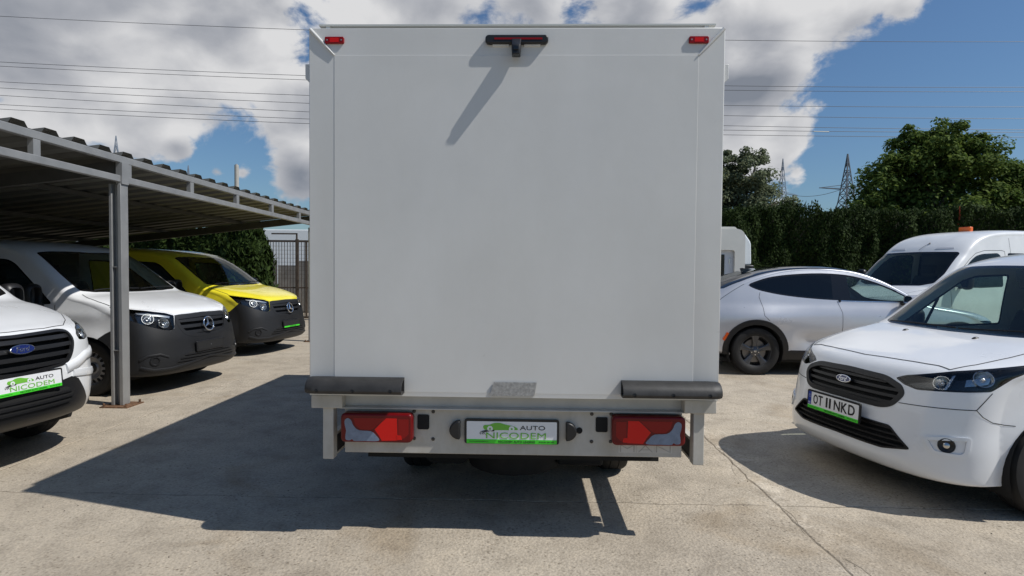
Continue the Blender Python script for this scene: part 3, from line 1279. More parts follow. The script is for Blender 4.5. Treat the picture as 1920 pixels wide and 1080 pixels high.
def make_wheel(parent, c, r, rr, w, kind='steel', side=1, name='wheel'):
    """wheel part (hub) > tyre, rim; outer face towards side*x"""
    s = side
    hub = MB().lathe([(0.0, 0.03 * s), (0.05, 0.03 * s), (0.062, 0.01 * s), (0.075, -0.02 * s), (0.075, -0.08 * s), (0, -0.08 * s)], seg=20).build(name, M_DGREY, parent, smooth=40)
    hub.location = c
    MB().lathe(tyre_profile(r, rr, w), seg=56).build('tyre', M_RUBBER, hub, smooth=38)
    lip = w * 0.40 * s
    if kind == 'steel':
        rim = MB().lathe([(rr - 0.012, -lip), (rr - 0.03, -lip * 0.5), (rr - 0.03, lip * 0.55), (rr + 0.004, lip), (rr + 0.007, lip * 1.08), (rr - 0.006, lip * 1.02),
                          (rr - 0.022, lip * 0.62), (rr - 0.035, lip * 0.45), (rr * 0.62, lip * 0.72), (rr * 0.5, lip * 0.5), (rr * 0.34, lip * 0.42), (rr * 0.25, lip * 0.62), (0.0, lip * 0.62)], seg=56)
        rim.build('rim', M_STEEL, hub, smooth=40)
        hb = MB()
        nh = 15
        for k in range(nh):
            a = 2 * math.pi * k / nh
            rc = rr * 0.755
            x0 = lip * 0.66
            prof = []
            for q in range(10):
                b = 2 * math.pi * q / 10
                dr, dt = 0.026 * math.cos(b), 0.020 * math.sin(b)
                rad = rc + dr
                xx = np.interp(rad, [rr * 0.62, rr - 0.035], [abs(lip) * 0.72, abs(lip) * 0.45]) * s + 0.0015 * s
                ca, sa = math.cos(a), math.sin(a)
                prof.append((xx, rad * ca - dt * sa, rad * sa + dt * ca))
            hb.add(prof, [tuple(range(10))])
        hb.build('vent_holes', M_UNDER, hub, smooth=None)['kind'] = 'stuff'
        MB().lathe([(0.0, lip * 0.72), (rr * 0.22, lip * 0.72), (rr * 0.27, lip * 0.6)], seg=20).build('hub_cap', M_DGREY, hub)
    else:
        mr = mat('alloy_dark', (0.10, 0.102, 0.108), 0.32, metal=0.75, rvar=0.08)
        rim = MB().lathe([(rr - 0.012, -lip), (rr - 0.03, -lip * 0.5), (rr - 0.03, lip * 0.5), (rr - 0.012, lip * 0.92), (rr + 0.004, lip), (rr + 0.006, lip * 1.06), (rr - 0.012, lip * 1.02), (rr - 0.022, lip * 0.8)], seg=56)
        rim.build('rim', mr, hub, smooth=40)
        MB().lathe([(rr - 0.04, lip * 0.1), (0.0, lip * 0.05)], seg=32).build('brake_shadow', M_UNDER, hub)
        MB().lathe([(0.07, lip * 0.25), (rr * 0.72, lip * 0.25), (rr * 0.72, lip * 0.2)], seg=40).build('brake_disc', mat('disc_steel', (0.2, 0.19, 0.18), 0.4, metal=0.8), hub)
        for k in range(5):
            a = 2 * math.pi * k / 5 + math.pi / 2
            sp = MB()
            ring = []
            for rad, hw, xo in ((0.045, 0.030, 0.60), (rr * 0.45, 0.030, 0.70), (rr * 0.75, 0.042, 0.82), (rr - 0.015, 0.062, 0.88)):
                for q, (t, dx) in enumerate(((-1, 0.0), (-0.55, 0.09), (0.0, 0.035), (0.55, 0.09), (1, 0.0), (1, -0.4), (-1, -0.4))):
                    y, z = rad, t * hw
                    ring.append((lip * (xo + dx), y * math.cos(a) - z * math.sin(a), y * math.sin(a) + z * math.cos(a)))
            Fs = []
            for i in range(3):
                for q in range(7):
                    q2 = (q + 1) % 7
                    Fs.append((i * 7 + q, i * 7 + q2, (i + 1) * 7 + q2, (i + 1) * 7 + q))
            sp.add(ring, Fs)
            sp.build('spoke', mr, hub, smooth=35)
        MB().lathe([(0.0, lip * 0.86), (0.026, lip * 0.86), (0.034, lip * 0.80), (0.075, lip * 0.72), (0.08, lip * 0.2)], seg=24).build('centre_cap', mr, hub)
        MB().lathe([(0.0, lip * 0.885), (0.018, lip * 0.885), (0.020, lip * 0.86)], seg=20).build('cap_badge', M_CHROME, hub)
        for k in range(5):
            a = 2 * math.pi * (k + 0.5) / 5 + math.pi / 2
            MB().lathe([(0.0, lip * 0.84), (0.009, lip * 0.84), (0.010, lip * 0.72)], c=(0, 0.055 * math.cos(a), 0.055 * math.sin(a)), seg=10).build('lug_nut', M_CHROME, hub)
    return hub


def wheel_set(car, fy, ry, half, r, rr, w, kind='steel'):
    out = []
    for y in (fy, ry):
        for s in (1, -1):
            out.append(make_wheel(car, (s * (half - w / 2), y, r), r, rr, w, kind, s))
    return out


def under(car, body, L, W, arches, z=0.2, top=0.62):
    """dark floor pan and wheel wells"""
    mb = MB()
    ys = sorted([a[0] for a in arches])
    mb.box(-W * 0.86, W * 0.86, 0.30, L - 0.3, z, z + 0.06)
    mb.build('floor_pan', M_UNDER, car)
    MB().box(-W * 0.58, W * 0.58, 0.40, 1.0, z, 0.82).build('nose_light_block', M_UNDER, car)  # unseen box added to stop sunlight leaking down through the nose
    MB().box(-W * 0.70, W * 0.70, 0.36, 0.40, z + 0.03, 0.60).build('front_shield', M_UNDER, car)
    for (yc, zc, r) in arches:
        for s in (1, -1):
            P = []
            for xx in (W * 0.55, W * 0.99):
                P.append([(s * xx, yc + (r + 0.004) * math.cos(a), zc + (r + 0.004) * math.sin(a)) for a in np.linspace(-0.45, math.pi + 0.45, 25)])
            w = MB().grid(P)
            k = len(w.V)
            n = 25
            w.add([(s * W * 0.55, yc + (r + 0.004) * math.cos(a), zc + (r + 0.004) * math.sin(a)) for a in np.linspace(-0.45, math.pi + 0.45, n)], [tuple(range(n))])
            w.build('wheel_liner', M_UNDER, car, smooth=60)


def seat(car, x, y, z):
    s = empty_part('seat', car, (x, y, z))
    MB().prism(fillet([(-0.02, 0.0), (0.50, 0.0), (0.52, 0.12), (0.05, 0.17), (-0.05, 0.1)], 0.05), -0.25, 0.25, 'x').build('cushion', M_SEAT, s, bevel=0.03)
    MB().prism(fillet([(0.42, 0.10), (0.58, 0.10), (0.74, 0.70), (0.66, 0.72), (0.56, 0.55)], 0.05), -0.25, 0.25, 'x').build('back', M_SEAT, s, bevel=0.03)
    MB().prism(fillet([(0.66, 0.76), (0.76, 0.76), (0.80, 0.95), (0.72, 0.96)], 0.03), -0.14, 0.14, 'x').build('headrest', M_SEAT, s, bevel=0.03)
    return s


def empty_part(name, parent, loc=(0, 0, 0)):
    o = bpy.data.objects.new(name, None)
    o.empty_display_size = 0.1
    link(o, parent)
    o.location = loc
    return o


def steering(car, c, r=0.19, tilt=55):
    M = Matrix.Translation(Vector(c)) @ Matrix.Rotation(R(-tilt), 4, 'X')
    mb = MB()
    P = []
    for k in range(28):
        a = 2 * math.pi * k / 28
        P.append([tuple(M @ Vector(((r + 0.014 * math.cos(b)) * math.cos(a), (r + 0.014 * math.cos(b)) * math.sin(a), 0.014 * math.sin(b)))) for b in np.linspace(0, 2 * math.pi, 8)])
    P.append(P[0])
    mb.grid(P)
    for a in (R(-5), R(185), R(270)):
        mb.obox(M @ Vector((0, 0, -0.02)), M @ Vector((r * math.cos(a), r * math.sin(a), 0)), 0.045, 0.02)
    mb.build('steering_wheel', M_BLACK, car, smooth=50)


def dealer_plate(car, M, name='number_plate', car_logo=True, wfull=0.52, h=0.11, holder=True, frame=0.013):
    """plate with a black surround, the dealer's green car logo and lettering"""
    fr = MB().prism(rrect(-wfull / 2 - frame, wfull / 2 + frame, -h / 2 - 0.020, h / 2 + frame, 0.014), -0.002, 0.010, 'z').build(name, M_BLACK, car, smooth=40)
    fr.matrix_local = M
    z = 0.0125
    MB().prism(rrect(-wfull / 2, wfull / 2, -h / 2 + 0.004, h / 2, 0.006), 0.008, 0.0112, 'z').build('plate_face', M_PLATE, fr)
    MB().prism([(-wfull / 2, -h / 2 - 0.018), (wfull / 2, -h / 2 - 0.018), (wfull / 2, -h / 2 + 0.006), (-wfull / 2, -h / 2 + 0.006)], 0.008, 0.012, 'z').build('plate_strip', M_PLGREEN, fr)
    tz = Matrix.Translation
    text_obj('strip_lettering', 'NICODEM AUTO LEASING', 0.02, M_INK, fr, tz((0.03 * wfull / 0.52, -h / 2 - 0.006, z)), fit=(0.21 * wfull / 0.52, 0.0125))
    text_obj('strip_small_lettering', 'www.autonicodem.ro', 0.01, M_INK, fr, tz((-0.19 * wfull / 0.52, -h / 2 - 0.006, z)), fit=(0.11 * wfull / 0.52, 0.006))
    text_obj('strip_small_lettering', '0745 021 254 640', 0.01, M_INK, fr, tz((0.20 * wfull / 0.52, -h / 2 - 0.006, z)), fit=(0.085 * wfull / 0.52, 0.006))
    if car_logo:
        text_obj('logo_lettering', 'AUTO', 0.05, M_INK, fr, tz((0.120, 0.020, z)), fit=(0.145, 0.025))
        text_obj('logo_lettering', 'NICODEM', 0.05, M_LOGOGREEN, fr, tz((0.025, -0.026, z)), fit=(0.345, 0.035), bold=0.0)
        c = catmull([(-0.165, 0.022), (-0.158, 0.033), (-0.130, 0.035), (-0.105, 0.045), (-0.070, 0.047), (-0.035, 0.038), (0.0, 0.031), (0.025, 0.022), (0.036, 0.010), (0.02, 0.0065), (-0.05, 0.0060), (-0.155, 0.008)], 4, True)
        MB().prism([tuple(p) for p in c], 0.0115, z + 0.0006, 'z').build('logo_car', M_LOGOGREEN, fr)
        for cx in (-0.125, 0.0):
            MB().lathe([(0.0, z + 0.0012), (0.0165, z + 0.0012), (0.0165, 0.0115)], c=(cx, 0.013, 0), axis='z', seg=20).build('logo_wheel', M_PLATE, fr)
            MB().lathe([(0.0, z + 0.0018), (0.006, z + 0.0018), (0.006, 0.0115)], c=(cx, 0.013, 0), axis='z', seg=10).build('logo_hub', M_LOGOGREEN, fr)
        for q in range(3):
            arc = [Vector((-0.10 - 0.0 * q, 0.006 - 0.003 * q, z)), Vector((-0.150, 0.003 - 0.004 * q, z)), Vector((-0.178 + 0.007 * q, -0.006 - 0.003 * q, z)), Vector((-0.183 + 0.012 * q, -0.014, z)), Vector((-0.176 + 0.013 * q, -0.021, z))]
            MB().tube([tuple(p) for p in catmull([tuple(a) for a in arc], 5)], 0.0016, 5).build('logo_swoosh', M_INK, fr)
    return fr


def oval_badge(car, M, w=0.155, h=0.062, name='oval_badge'):
    def ell(a, b, n=32):
        return [(a * math.cos(2 * math.pi * k / n), b * math.sin(2 * math.pi * k / n)) for k in range(n)]
    b = MB().prism(ell(w / 2, h / 2), -0.01, 0.010, 'z').build(name, M_CHROME, car, bevel=0.003)
    b.matrix_local = M
    MB().prism(ell(w / 2 - 0.007, h / 2 - 0.006), 0.004, 0.0112, 'z').build('badge_field', M_BADGEBLUE, b)
    text_obj('badge_lettering', 'Ford', 0.05, M_CHROME, b, Matrix.Translation((0, 0.001, 0.0118)), shear=0.35, fit=(w * 0.56, h * 0.55), bold=0.0)
    return b


def star_badge(car, M, r=0.088, name='star_badge'):
    P = []
    mb = MB()
    for k in range(40):
        a = 2 * math.pi * k / 40
        P.append([((r + 0.0085 * math.cos(b)) * math.cos(a), (r + 0.0085 * math.cos(b)) * math.sin(a), 0.022 + 0.008 * math.sin(b)) for b in np.linspace(0, 2 * math.pi, 9)])
    P.append(P[0])
    mb.grid(P)
    ring = mb.build(name, M_CHROME, car, smooth=60)
    ring.matrix_local = M
    st = MB()
    for k in range(3):
        a = R(90 + 120 * k)
        t = Vector((math.cos(a), math.sin(a), 0)) * r
        s = Vector((-math.sin(a), math.cos(a), 0)) * (0.017)
        rr_ = [Vector((math.cos(a + q * R(60)), math.sin(a + q * R(60)), 0)) * 0.019 for q in (1, -1)]
        z0, z1 = Vector((0, 0, 0.016)), Vector((0, 0, 0.032))
        st.add([t + z0, rr_[0] + z0, Vector((0, 0, 0.016)), rr_[1] + z0, z1 + t * 0.0, t + Vector((0, 0, 0.02))],
               [(0, 1, 5), (1, 4, 5), (5, 4, 3), (0, 5, 3)])
    st.build('star', M_CHROME, ring, smooth=None)
    return ring
# ------------------------------------------------------------------ skins of the six vehicles
def body_compact():
    rows = [  # yc, zc, ye, ze, n
        (0.30, 0.20, 0.58, 0.23, 3.0), (0.07, 0.225, 0.50, 0.25, 3.0), (0.0, 0.30, 0.48, 0.33, 2.55), (0.005, 0.42, 0.47, 0.44, 2.5),
        (0.03, 0.56, 0.47, 0.56, 2.45), (0.055, 0.70, 0.49, 0.69, 2.4), (0.095, 0.82, 0.52, 0.80, 2.4), (0.16, 0.905, 0.58, 0.88, 2.5),
        (0.27, 0.955, 0.68, 0.935, 2.7), (0.45, 1.0, 0.78, 0.97, 3.0), (0.75, 1.065, 0.93, 1.015, 3.6), (0.98, 1.11, 1.12, 1.05, 4.0),
        (1.05, 1.13, 1.25, 1.09, 3.6), (1.16, 1.205, 1.36, 1.165, 3.2), (1.44, 1.41, 1.62, 1.355, 3.1), (1.70, 1.59, 1.86, 1.52, 3.0),
        (1.86, 1.67, 2.02, 1.59, 3.0), (2.15, 1.735, 2.25, 1.65, 3.2), (2.7, 1.78, 2.75, 1.69, 3.4), (3.5, 1.785, 3.5, 1.69, 3.4),
        (4.15, 1.75, 4.10, 1.665, 3.2), (4.30, 1.68, 4.22, 1.60, 3.2), (4.36, 1.40, 4.27, 1.38, 3.4), (4.41, 0.9, 4.30, 0.9, 3.4), (4.42, 0.55, 4.30, 0.55, 3.2),
        (4.38, 0.32, 4.24, 0.32, 3.0), (4.25, 0.26, 4.12, 0.27, 3.0)]
    wy = [(0.3, 0.875), (0.55, 0.935), (0.9, 0.985), (1.4, 1.0), (3.2, 1.0), (3.9, 0.985), (4.4, 0.95)]
    wz = [(0.2, 0.955), (0.35, 0.985), (0.55, 1.0), (0.8, 1.0), (1.0, 0.975), (1.1, 0.955), (1.4, 0.895), (1.65, 0.83), (1.75, 0.80)]
    arches = [(0.87, 0.325, 0.375), (3.53, 0.325, 0.375)]

    def ex(y, z):
        f = 0.0
        for (yc, zc, r) in arches:
            d = np.sqrt((y - yc) ** 2 + (z - zc) ** 2)
            f = f + 0.018 * np.exp(-((d - r) / 0.07) ** 2)
        f = f + 0.010 * np.exp(-((z - 0.93) / 0.05) ** 2) * (y > 0.4) - 0.012 * np.exp(-((z - 0.72) / 0.10) ** 2) * np.clip((y - 1.2) / 0.3, 0, 1) * np.clip((3.3 - y) / 0.3, 0, 1)
        return f
    return Body(rows, 0.915, wy, wz, arches, 0.22, extra=ex), arches


def body_midvan():
    # panel van with the long sloping bonnet and plastic bumper (white and yellow)
    rows = [
        (0.32, 0.22, 0.62, 0.26, 3.0), (0.10, 0.235, 0.55, 0.27, 3.0), (0.02, 0.29, 0.50, 0.33, 2.8), (0.0, 0.40, 0.47, 0.43, 2.6),
        (0.015, 0.55, 0.46, 0.56, 2.5), (0.03, 0.70, 0.47, 0.68, 2.4), (0.07, 0.86, 0.51, 0.80, 2.35), (0.11, 0.965, 0.56, 0.90, 2.35),
        (0.165, 1.02, 0.64, 0.965, 2.4), (0.30, 1.075, 0.76, 1.02, 2.6), (0.55, 1.14, 0.88, 1.07, 3.0), (0.85, 1.195, 1.02, 1.11, 3.4),
        (0.98, 1.215, 1.16, 1.14, 3.4), (1.05, 1.24, 1.28, 1.185, 3.2), (1.18, 1.33, 1.40, 1.27, 3.0), (1.46, 1.53, 1.66, 1.46, 3.0), (1.74, 1.715, 1.92, 1.63, 3.0),
        (1.92, 1.80, 2.06, 1.70, 3.0), (2.2, 1.86, 2.3, 1.755, 3.2), (2.8, 1.905, 2.85, 1.79, 3.4), (4.0, 1.91, 4.0, 1.79, 3.4),
        (4.75, 1.87, 4.7, 1.76, 3.2), (4.92, 1.79, 4.86, 1.70, 3.2), (4.99, 1.45, 4.90, 1.43, 3.4), (5.05, 0.95, 4.94, 0.95, 3.4), (5.07, 0.55, 4.94, 0.55, 3.2),
        (5.02, 0.34, 4.88, 0.34, 3.0), (4.85, 0.28, 4.74, 0.29, 3.0)]
    wy = [(0.3, 0.90), (0.55, 0.94), (0.9, 0.985), (1.4, 1.0), (4.0, 1.0), (4.6, 0.985), (5.05, 0.96)]
    wz = [(0.22, 0.955), (0.38, 0.985), (0.55, 1.0), (0.9, 0.995), (1.05, 0.98), (1.18, 0.955), (1.45, 0.90), (1.70, 0.84), (1.82, 0.81)]
    arches = [(0.92, 0.335, 0.39), (4.12, 0.335, 0.39)]

    def ex(y, z):
        f = 0.0
        for (yc, zc, r) in arches:
            d = np.sqrt((y - yc) ** 2 + (z - zc) ** 2)
            f = f + 0.018 * np.exp(-((d - r) / 0.07) ** 2)
        return f + 0.010 * np.exp(-((z - 0.98) / 0.05) ** 2) * (y > 0.5)
    return Body(rows, 0.964, wy, wz, arches, 0.25, extra=ex), arches


def body_customvan():
    # the van with the oval badge at the left edge
    rows = [
        (0.34, 0.32, 0.64, 0.31, 3.0), (0.12, 0.33, 0.60, 0.33, 2.5), (0.03, 0.40, 0.57, 0.41, 2.3), (0.004, 0.49, 0.55, 0.50, 2.25),
        (0.005, 0.58, 0.53, 0.60, 2.25), (0.015, 0.72, 0.53, 0.73, 2.25), (0.035, 0.86, 0.54, 0.85, 2.25), (0.075, 0.975, 0.57, 0.95, 2.3),
        (0.14, 1.045, 0.63, 1.015, 2.4), (0.30, 1.105, 0.74, 1.06, 2.7), (0.50, 1.165, 0.84, 1.105, 3.0), (0.78, 1.23, 0.98, 1.145, 3.4),
        (0.93, 1.26, 1.12, 1.175, 3.4), (1.0, 1.29, 1.24, 1.225, 3.2), (1.12, 1.38, 1.36, 1.32, 3.0), (1.40, 1.58, 1.60, 1.50, 3.0), (1.68, 1.765, 1.86, 1.67, 3.0),
        (1.85, 1.85, 2.0, 1.75, 3.0), (2.15, 1.92, 2.25, 1.81, 3.2), (2.8, 1.965, 2.85, 1.85, 3.4), (4.0, 1.97, 4.0, 1.85, 3.4),
        (4.70, 1.93, 4.65, 1.82, 3.2), (4.86, 1.85, 4.80, 1.76, 3.2), (4.92, 1.45, 4.84, 1.43, 3.4), (4.96, 0.95, 4.86, 0.95, 3.4), (4.97, 0.55, 4.86, 0.55, 3.2),
        (4.93, 0.36, 4.80, 0.36, 3.0), (4.78, 0.30, 4.66, 0.31, 3.0)]
    wy = [(0.3, 0.87), (0.55, 0.925), (0.9, 0.985), (1.4, 1.0), (4.0, 1.0), (4.6, 0.985), (5.0, 0.96)]
    wz = [(0.22, 0.955), (0.38, 0.985), (0.55, 1.0), (0.9, 0.995), (1.05, 0.98), (1.18, 0.96), (1.45, 0.91), (1.75, 0.85), (1.9, 0.82)]
    arches = [(0.98, 0.345, 0.40), (3.90, 0.345, 0.40)]
    return Body(rows, 0.985, wy, wz, arches, 0.27), arches


def body_highvan():
    # high-roof delivery van behind the crossover
    rows = [
        (0.30, 0.26, 0.55, 0.28, 3.2), (0.08, 0.28, 0.46, 0.30, 3.2), (0.0, 0.40, 0.40, 0.42, 3.0), (0.02, 0.62, 0.38, 0.62, 3.0), (0.06, 0.80, 0.40, 0.80, 2.9),
        (0.12, 0.95, 0.46, 0.95, 2.8), (0.22, 1.06, 0.56, 1.05, 2.8), (0.45, 1.17, 0.72, 1.13, 3.2), (0.70, 1.255, 0.90, 1.19, 3.4), (0.83, 1.30, 1.05, 1.235, 3.3),
        (0.93, 1.40, 1.15, 1.34, 3.2), (1.15, 1.60, 1.36, 1.53, 3.1), (1.42, 1.85, 1.62, 1.77, 3.1), (1.56, 1.975, 1.78, 1.89, 3.0), (1.72, 2.13, 1.92, 2.03, 2.9),
        (1.98, 2.30, 2.12, 2.17, 2.9), (2.35, 2.42, 2.42, 2.28, 3.0), (2.9, 2.48, 2.9, 2.34, 3.4), (4.0, 2.50, 4.0, 2.36, 3.6), (5.0, 2.49, 4.95, 2.36, 3.6),
        (5.28, 2.42, 5.22, 2.30, 3.4), (5.36, 1.9, 5.28, 1.9, 3.6), (5.40, 1.0, 5.30, 1.0, 3.6), (5.40, 0.5, 5.28, 0.5, 3.2), (5.20, 0.36, 5.10, 0.38, 3.0)]
    wy = [(0.3, 0.90), (0.6, 0.95), (1.0, 0.985), (1.5, 1.0), (5.0, 1.0), (5.4, 0.985)]
    wz = [(0.25, 0.96), (0.5, 0.995), (0.9, 1.0), (1.15, 0.985), (1.6, 0.95), (2.0, 0.90), (2.4, 0.84)]
    arches = [(0.95, 0.345, 0.41), (4.40, 0.345, 0.41)]
    return Body(rows, 1.02, wy, wz, arches, 0.30), arches


def body_crossover():
    # silver electric crossover with coupe roof
    rows = [
        (0.32, 0.22, 0.62, 0.25, 2.8), (0.08, 0.24, 0.55, 0.27, 2.7), (0.0, 0.40, 0.50, 0.42, 2.5), (0.02, 0.62, 0.50, 0.60, 2.4), (0.06, 0.78, 0.54, 0.74, 2.4),
        (0.16, 0.88, 0.62, 0.84, 2.5), (0.40, 0.97, 0.76, 0.91, 2.8), (0.80, 1.04, 0.98, 0.965, 3.2), (1.16, 1.085, 1.22, 1.01, 3.4), (1.28, 1.11, 1.42, 1.075, 3.2),
        (1.52, 1.26, 1.66, 1.255, 2.9), (1.88, 1.465, 2.0, 1.435, 2.8), (2.25, 1.60, 2.33, 1.55, 2.7), (2.60, 1.657, 2.68, 1.59, 2.7), (2.95, 1.667, 3.0, 1.595, 2.7),
        (3.35, 1.645, 3.35, 1.565, 2.7), (3.75, 1.57, 3.68, 1.49, 2.7), (4.15, 1.43, 4.02, 1.36, 2.6), (4.45, 1.27, 4.28, 1.20, 2.5), (4.60, 1.17, 4.42, 1.10, 2.5),
        (4.67, 1.07, 4.46, 1.0, 2.4), (4.68, 0.92, 4.45, 0.88, 2.4), (4.70, 0.65, 4.42, 0.65, 2.4), (4.66, 0.40, 4.36, 0.42, 2.6), (4.45, 0.30, 4.25, 0.32, 2.8)]
    wy = [(0.3, 0.87), (0.6, 0.935), (1.0, 0.98), (1.6, 1.0), (2.4, 0.992), (3.0, 0.995), (3.7, 1.0), (4.1, 0.97), (4.5, 0.90)]
    wz = [(0.2, 0.93), (0.35, 0.97), (0.55, 0.995), (0.75, 1.0), (0.9, 0.988), (1.0, 0.96), (1.08, 0.925), (1.2, 0.885), (1.35, 0.83), (1.5, 0.765), (1.62, 0.70)]
    arches = [(0.90, 0.362, 0.405), (3.88, 0.362, 0.405)]

    def ex(y, z):
        f = 0.0
        # rear haunch
        f = f + 0.030 * np.exp(-((y - 3.75) / 0.50) ** 2) * np.exp(-((z - 0.86) / 0.13) ** 2)
        f = f + 0.018 * np.exp(-((y - 0.9) / 0.45) ** 2) * np.exp(-((z - 0.84) / 0.12) ** 2)
        # hollow above the sill in the doors
        f = f - 0.035 * np.exp(-((z - 0.53) / 0.10) ** 2) * np.clip((y - 1.35) / 0.3, 0, 1) * np.clip((3.35 - y) / 0.25, 0, 1)
        f = f + 0.012 * np.exp(-((z - 0.345) / 0.05) ** 2) * np.clip((y - 1.3) / 0.2, 0, 1) * np.clip((3.5 - y) / 0.2, 0, 1)
        return f
    return Body(rows, 0.94, wy, wz, arches, 0.24, extra=ex, per=8, K=48, side_grid=0.035), arches
# ground position of each vehicle's nose and its heading
POSE = {
    'compact': ((2.33, 4.44, 0.0), R(-77.9)),
    'whitevan': ((-4.19, 7.64, 0.0), R(82.3)),
    'yellowvan': ((-4.41, 10.85, 0.0), R(81.5)),
    'customvan': ((-3.715, 4.256, 0.0), R(82.5)),
    'crossover': ((7.345, 9.83, 0.0), R(90.0)),
    'highvan': ((6.79, 12.18, 0.0), R(-71.0)),
}
# ------------------------------------------------------------------ parking shelter
M_GALV = mat('galvanised_steel', (0.30, 0.30, 0.295), 0.5, metal=0.3, var=0.12, vscale=5, rvar=0.1, bump=0.15, bscale=60, dist=0.002)
M_SHEET = mat('sheet_steel', (0.10, 0.098, 0.085), 0.55, metal=0.15, var=0.2, vscale=2.5)
M_DARKST = mat('painted_steel_dark', (0.06, 0.058, 0.052), 0.6, var=0.2, vscale=6)
M_RUST = mat('rusty_steel', (0.16, 0.085, 0.045), 0.85, var=0.6, vscale=25, bump=0.4, bscale=80)


def make_shelter():
    s = empty('parking_shelter', (-4.52, 6.44, 0.0), 0, label='open steel parking shelter with corrugated roof over the parked vans', cat='shelter')

    def zt(y):      # top of the front truss falls gently
        return 2.795 - 0.0098 * (y + 6.44 - 4.95)
    y0, y1 = -5.4, 6.2
    # front truss
    MB().obox((0.0, y0, zt(y0) - 0.038), (0.0, y1, zt(y1) - 0.038), 0.06, 0.076).build('truss_chord', M_GALV, s, bevel=0.006)
    MB().obox((0.0, y0, zt(y0) - 0.27), (0.0, y1, zt(y1) - 0.235), 0.06, 0.072).build('truss_chord', M_GALV, s, bevel=0.006)
    for k in range(10):
        y = -1.15 + (k - 3) * 1.245
        if y < y0 or y > y1:
            continue
        zc = zt(y)
        MB().box(-0.027, 0.027, y - 0.04, y + 0.04, zc - 0.235, zc - 0.076).build('truss_strut', M_GALV, s)
    # posts of two flanges, web and stiffeners on a bolted foot plate
    for k, yp in enumerate((0.0, 5.9)):
        p = empty_part('post', s, (0, yp, 0))
        top = zt(yp) - 0.31
        MB().box(-0.005, 0.035, -0.06, 0.06, 0.012, top).build('post_flange', M_GALV, p, bevel=0.004)
        MB().box(-0.10, -0.07, -0.06, 0.06, 0.012, top).build('post_flange', M_GALV, p, bevel=0.003)
        MB().box(-0.07, -0.005, 0.00, 0.012, 0.012, top).build('post_web', M_GALV, p)
        for zz in (0.62, 1.55):
            MB().box(-0.069, -0.006, -0.055, -0.001, zz, zz + 0.010).build('stiffener', M_GALV, p)
        MB().box(-0.17, 0.14, -0.15, 0.14, -0.006, 0.012).build('foot_plate', M_RUST, p)
        for bx_ in (-0.14, 0.11):
            for by in (-0.12, 0.11):
                MB().tube([(bx_, by, 0.01), (bx_, by, 0.045)], 0.012, 6).build('anchor_bolt', M_RUST, p)
        MB().box(-0.02, 0.05, -0.055, 0.055, top, zt(yp) - 0.076).build('post_head', M_GALV, p)
    # rafters and purlins
    slope = -0.115

    def zr(x, y):
        return zt(y) + 0.004 + slope * -x

    for yp in (-5.2, 0.0, 5.9):
        MB().obox((-0.04, yp, zr(0, yp) - 0.13), (-6.6, yp, zr(-6.6, yp) - 0.13), 0.07, 0.14).build('rafter', M_DARKST, s)
        MB().box(-6.65, -6.53, yp - 0.06, yp + 0.06, 0.0, zr(-6.6, yp) - 0.2).build('rear_post', M_DARKST, s)
    for xp in (-1.6, -3.3, -5.0, -6.5):
        MB().obox((xp, y0, zr(xp, y0) - 0.035), (xp, y1, zr(xp, y1) - 0.035), 0.05, 0.06).build('purlin', M_DARKST, s)
    # trapezoidal roof sheets laid side by side
    per = 0.356
    prof = [(0.0, 0.0), (0.42, 0.0), (0.52, 0.055), (0.90, 0.055), (1.0, 0.0)]
    n = int((y1 + 0.3 - y0) / per)
    k = 0
    while k < n:
        m = min(3, n - k)
        V, Fs = [], []
        for q in range(m):
            for t, h in prof[:-1] + ([prof[-1]] if q == m - 1 else []):
                yy = y0 - 0.1 + (k + q + t) * per
                for xx in (0.012, -6.8):
                    V.append((xx, yy, zr(xx, yy) + h * 0.9 + 0.002))
        c = len(V) // 2
        up = len(V)
        V2 = [(a, b, z + 0.002) for a, b, z in V]
        for i in range(c - 1):
            Fs.append((2 * i, 2 * i + 1, 2 * i + 3, 2 * i + 2))
            Fs.append((up + 2 * i, up + 2 * i + 2, up + 2 * i + 3, up + 2 * i + 1))
            Fs.append((2 * i, 2 * i + 2, up + 2 * i + 2, up + 2 * i))
        o = mesh_obj('roof_sheet', V + V2, Fs, M_SHEET, s)
        k += m
    return s


make_shelter()
# ------------------------------------------------------------------ box truck
M_BOX = mat('box_white', (0.64, 0.635, 0.615), 0.34, coat=0.25, coat_rough=0.15, var=0.05, vscale=1.3, rvar=0.08, bump=0.08, bscale=2.5, dist=0.02)


def grime(m, amount=0.10, scale=1.1):
    """road dust: large soft clouds and fine streaks over the paint"""
    N, L = m.node_tree.nodes, m.node_tree.links
    b = N['Principled BSDF']
    src = b.inputs['Base Color'].links[0].from_socket
    tc = N.new('ShaderNodeTexCoord')
    mp = N.new('ShaderNodeMapping')
    mp.inputs['Scale'].default_value = (1.6, 1.6, 0.8)
    L.new(tc.outputs['Object'], mp.inputs[0])
    n = N.new('ShaderNodeTexNoise')
    n.inputs['Scale'].default_value = scale
    n.inputs['Detail'].default_value = 9
    n.inputs['Roughness'].default_value = 0.68
    L.new(mp.outputs[0], n.inputs['Vector'])
    cr = N.new('ShaderNodeValToRGB')
    cr.color_ramp.elements[0].position = 0.34
    cr.color_ramp.elements[1].position = 0.66
    cr.color_ramp.elements[0].color = (1 - amount, 1 - amount * 1.1, 1 - amount * 1.35, 1)
    cr.color_ramp.elements[1].color = (1, 1, 1, 1)
    L.new(n.outputs[0], cr.inputs[0])
    mx = N.new('ShaderNodeMix')
    mx.data_type = 'RGBA'
    mx.blend_type = 'MULTIPLY'
    mx.inputs[0].default_value = 1.0
    L.new(src, mx.inputs[6])
    L.new(cr.outputs[0], mx.inputs[7])
    L.new(mx.outputs[2], b.inputs['Base Color'])


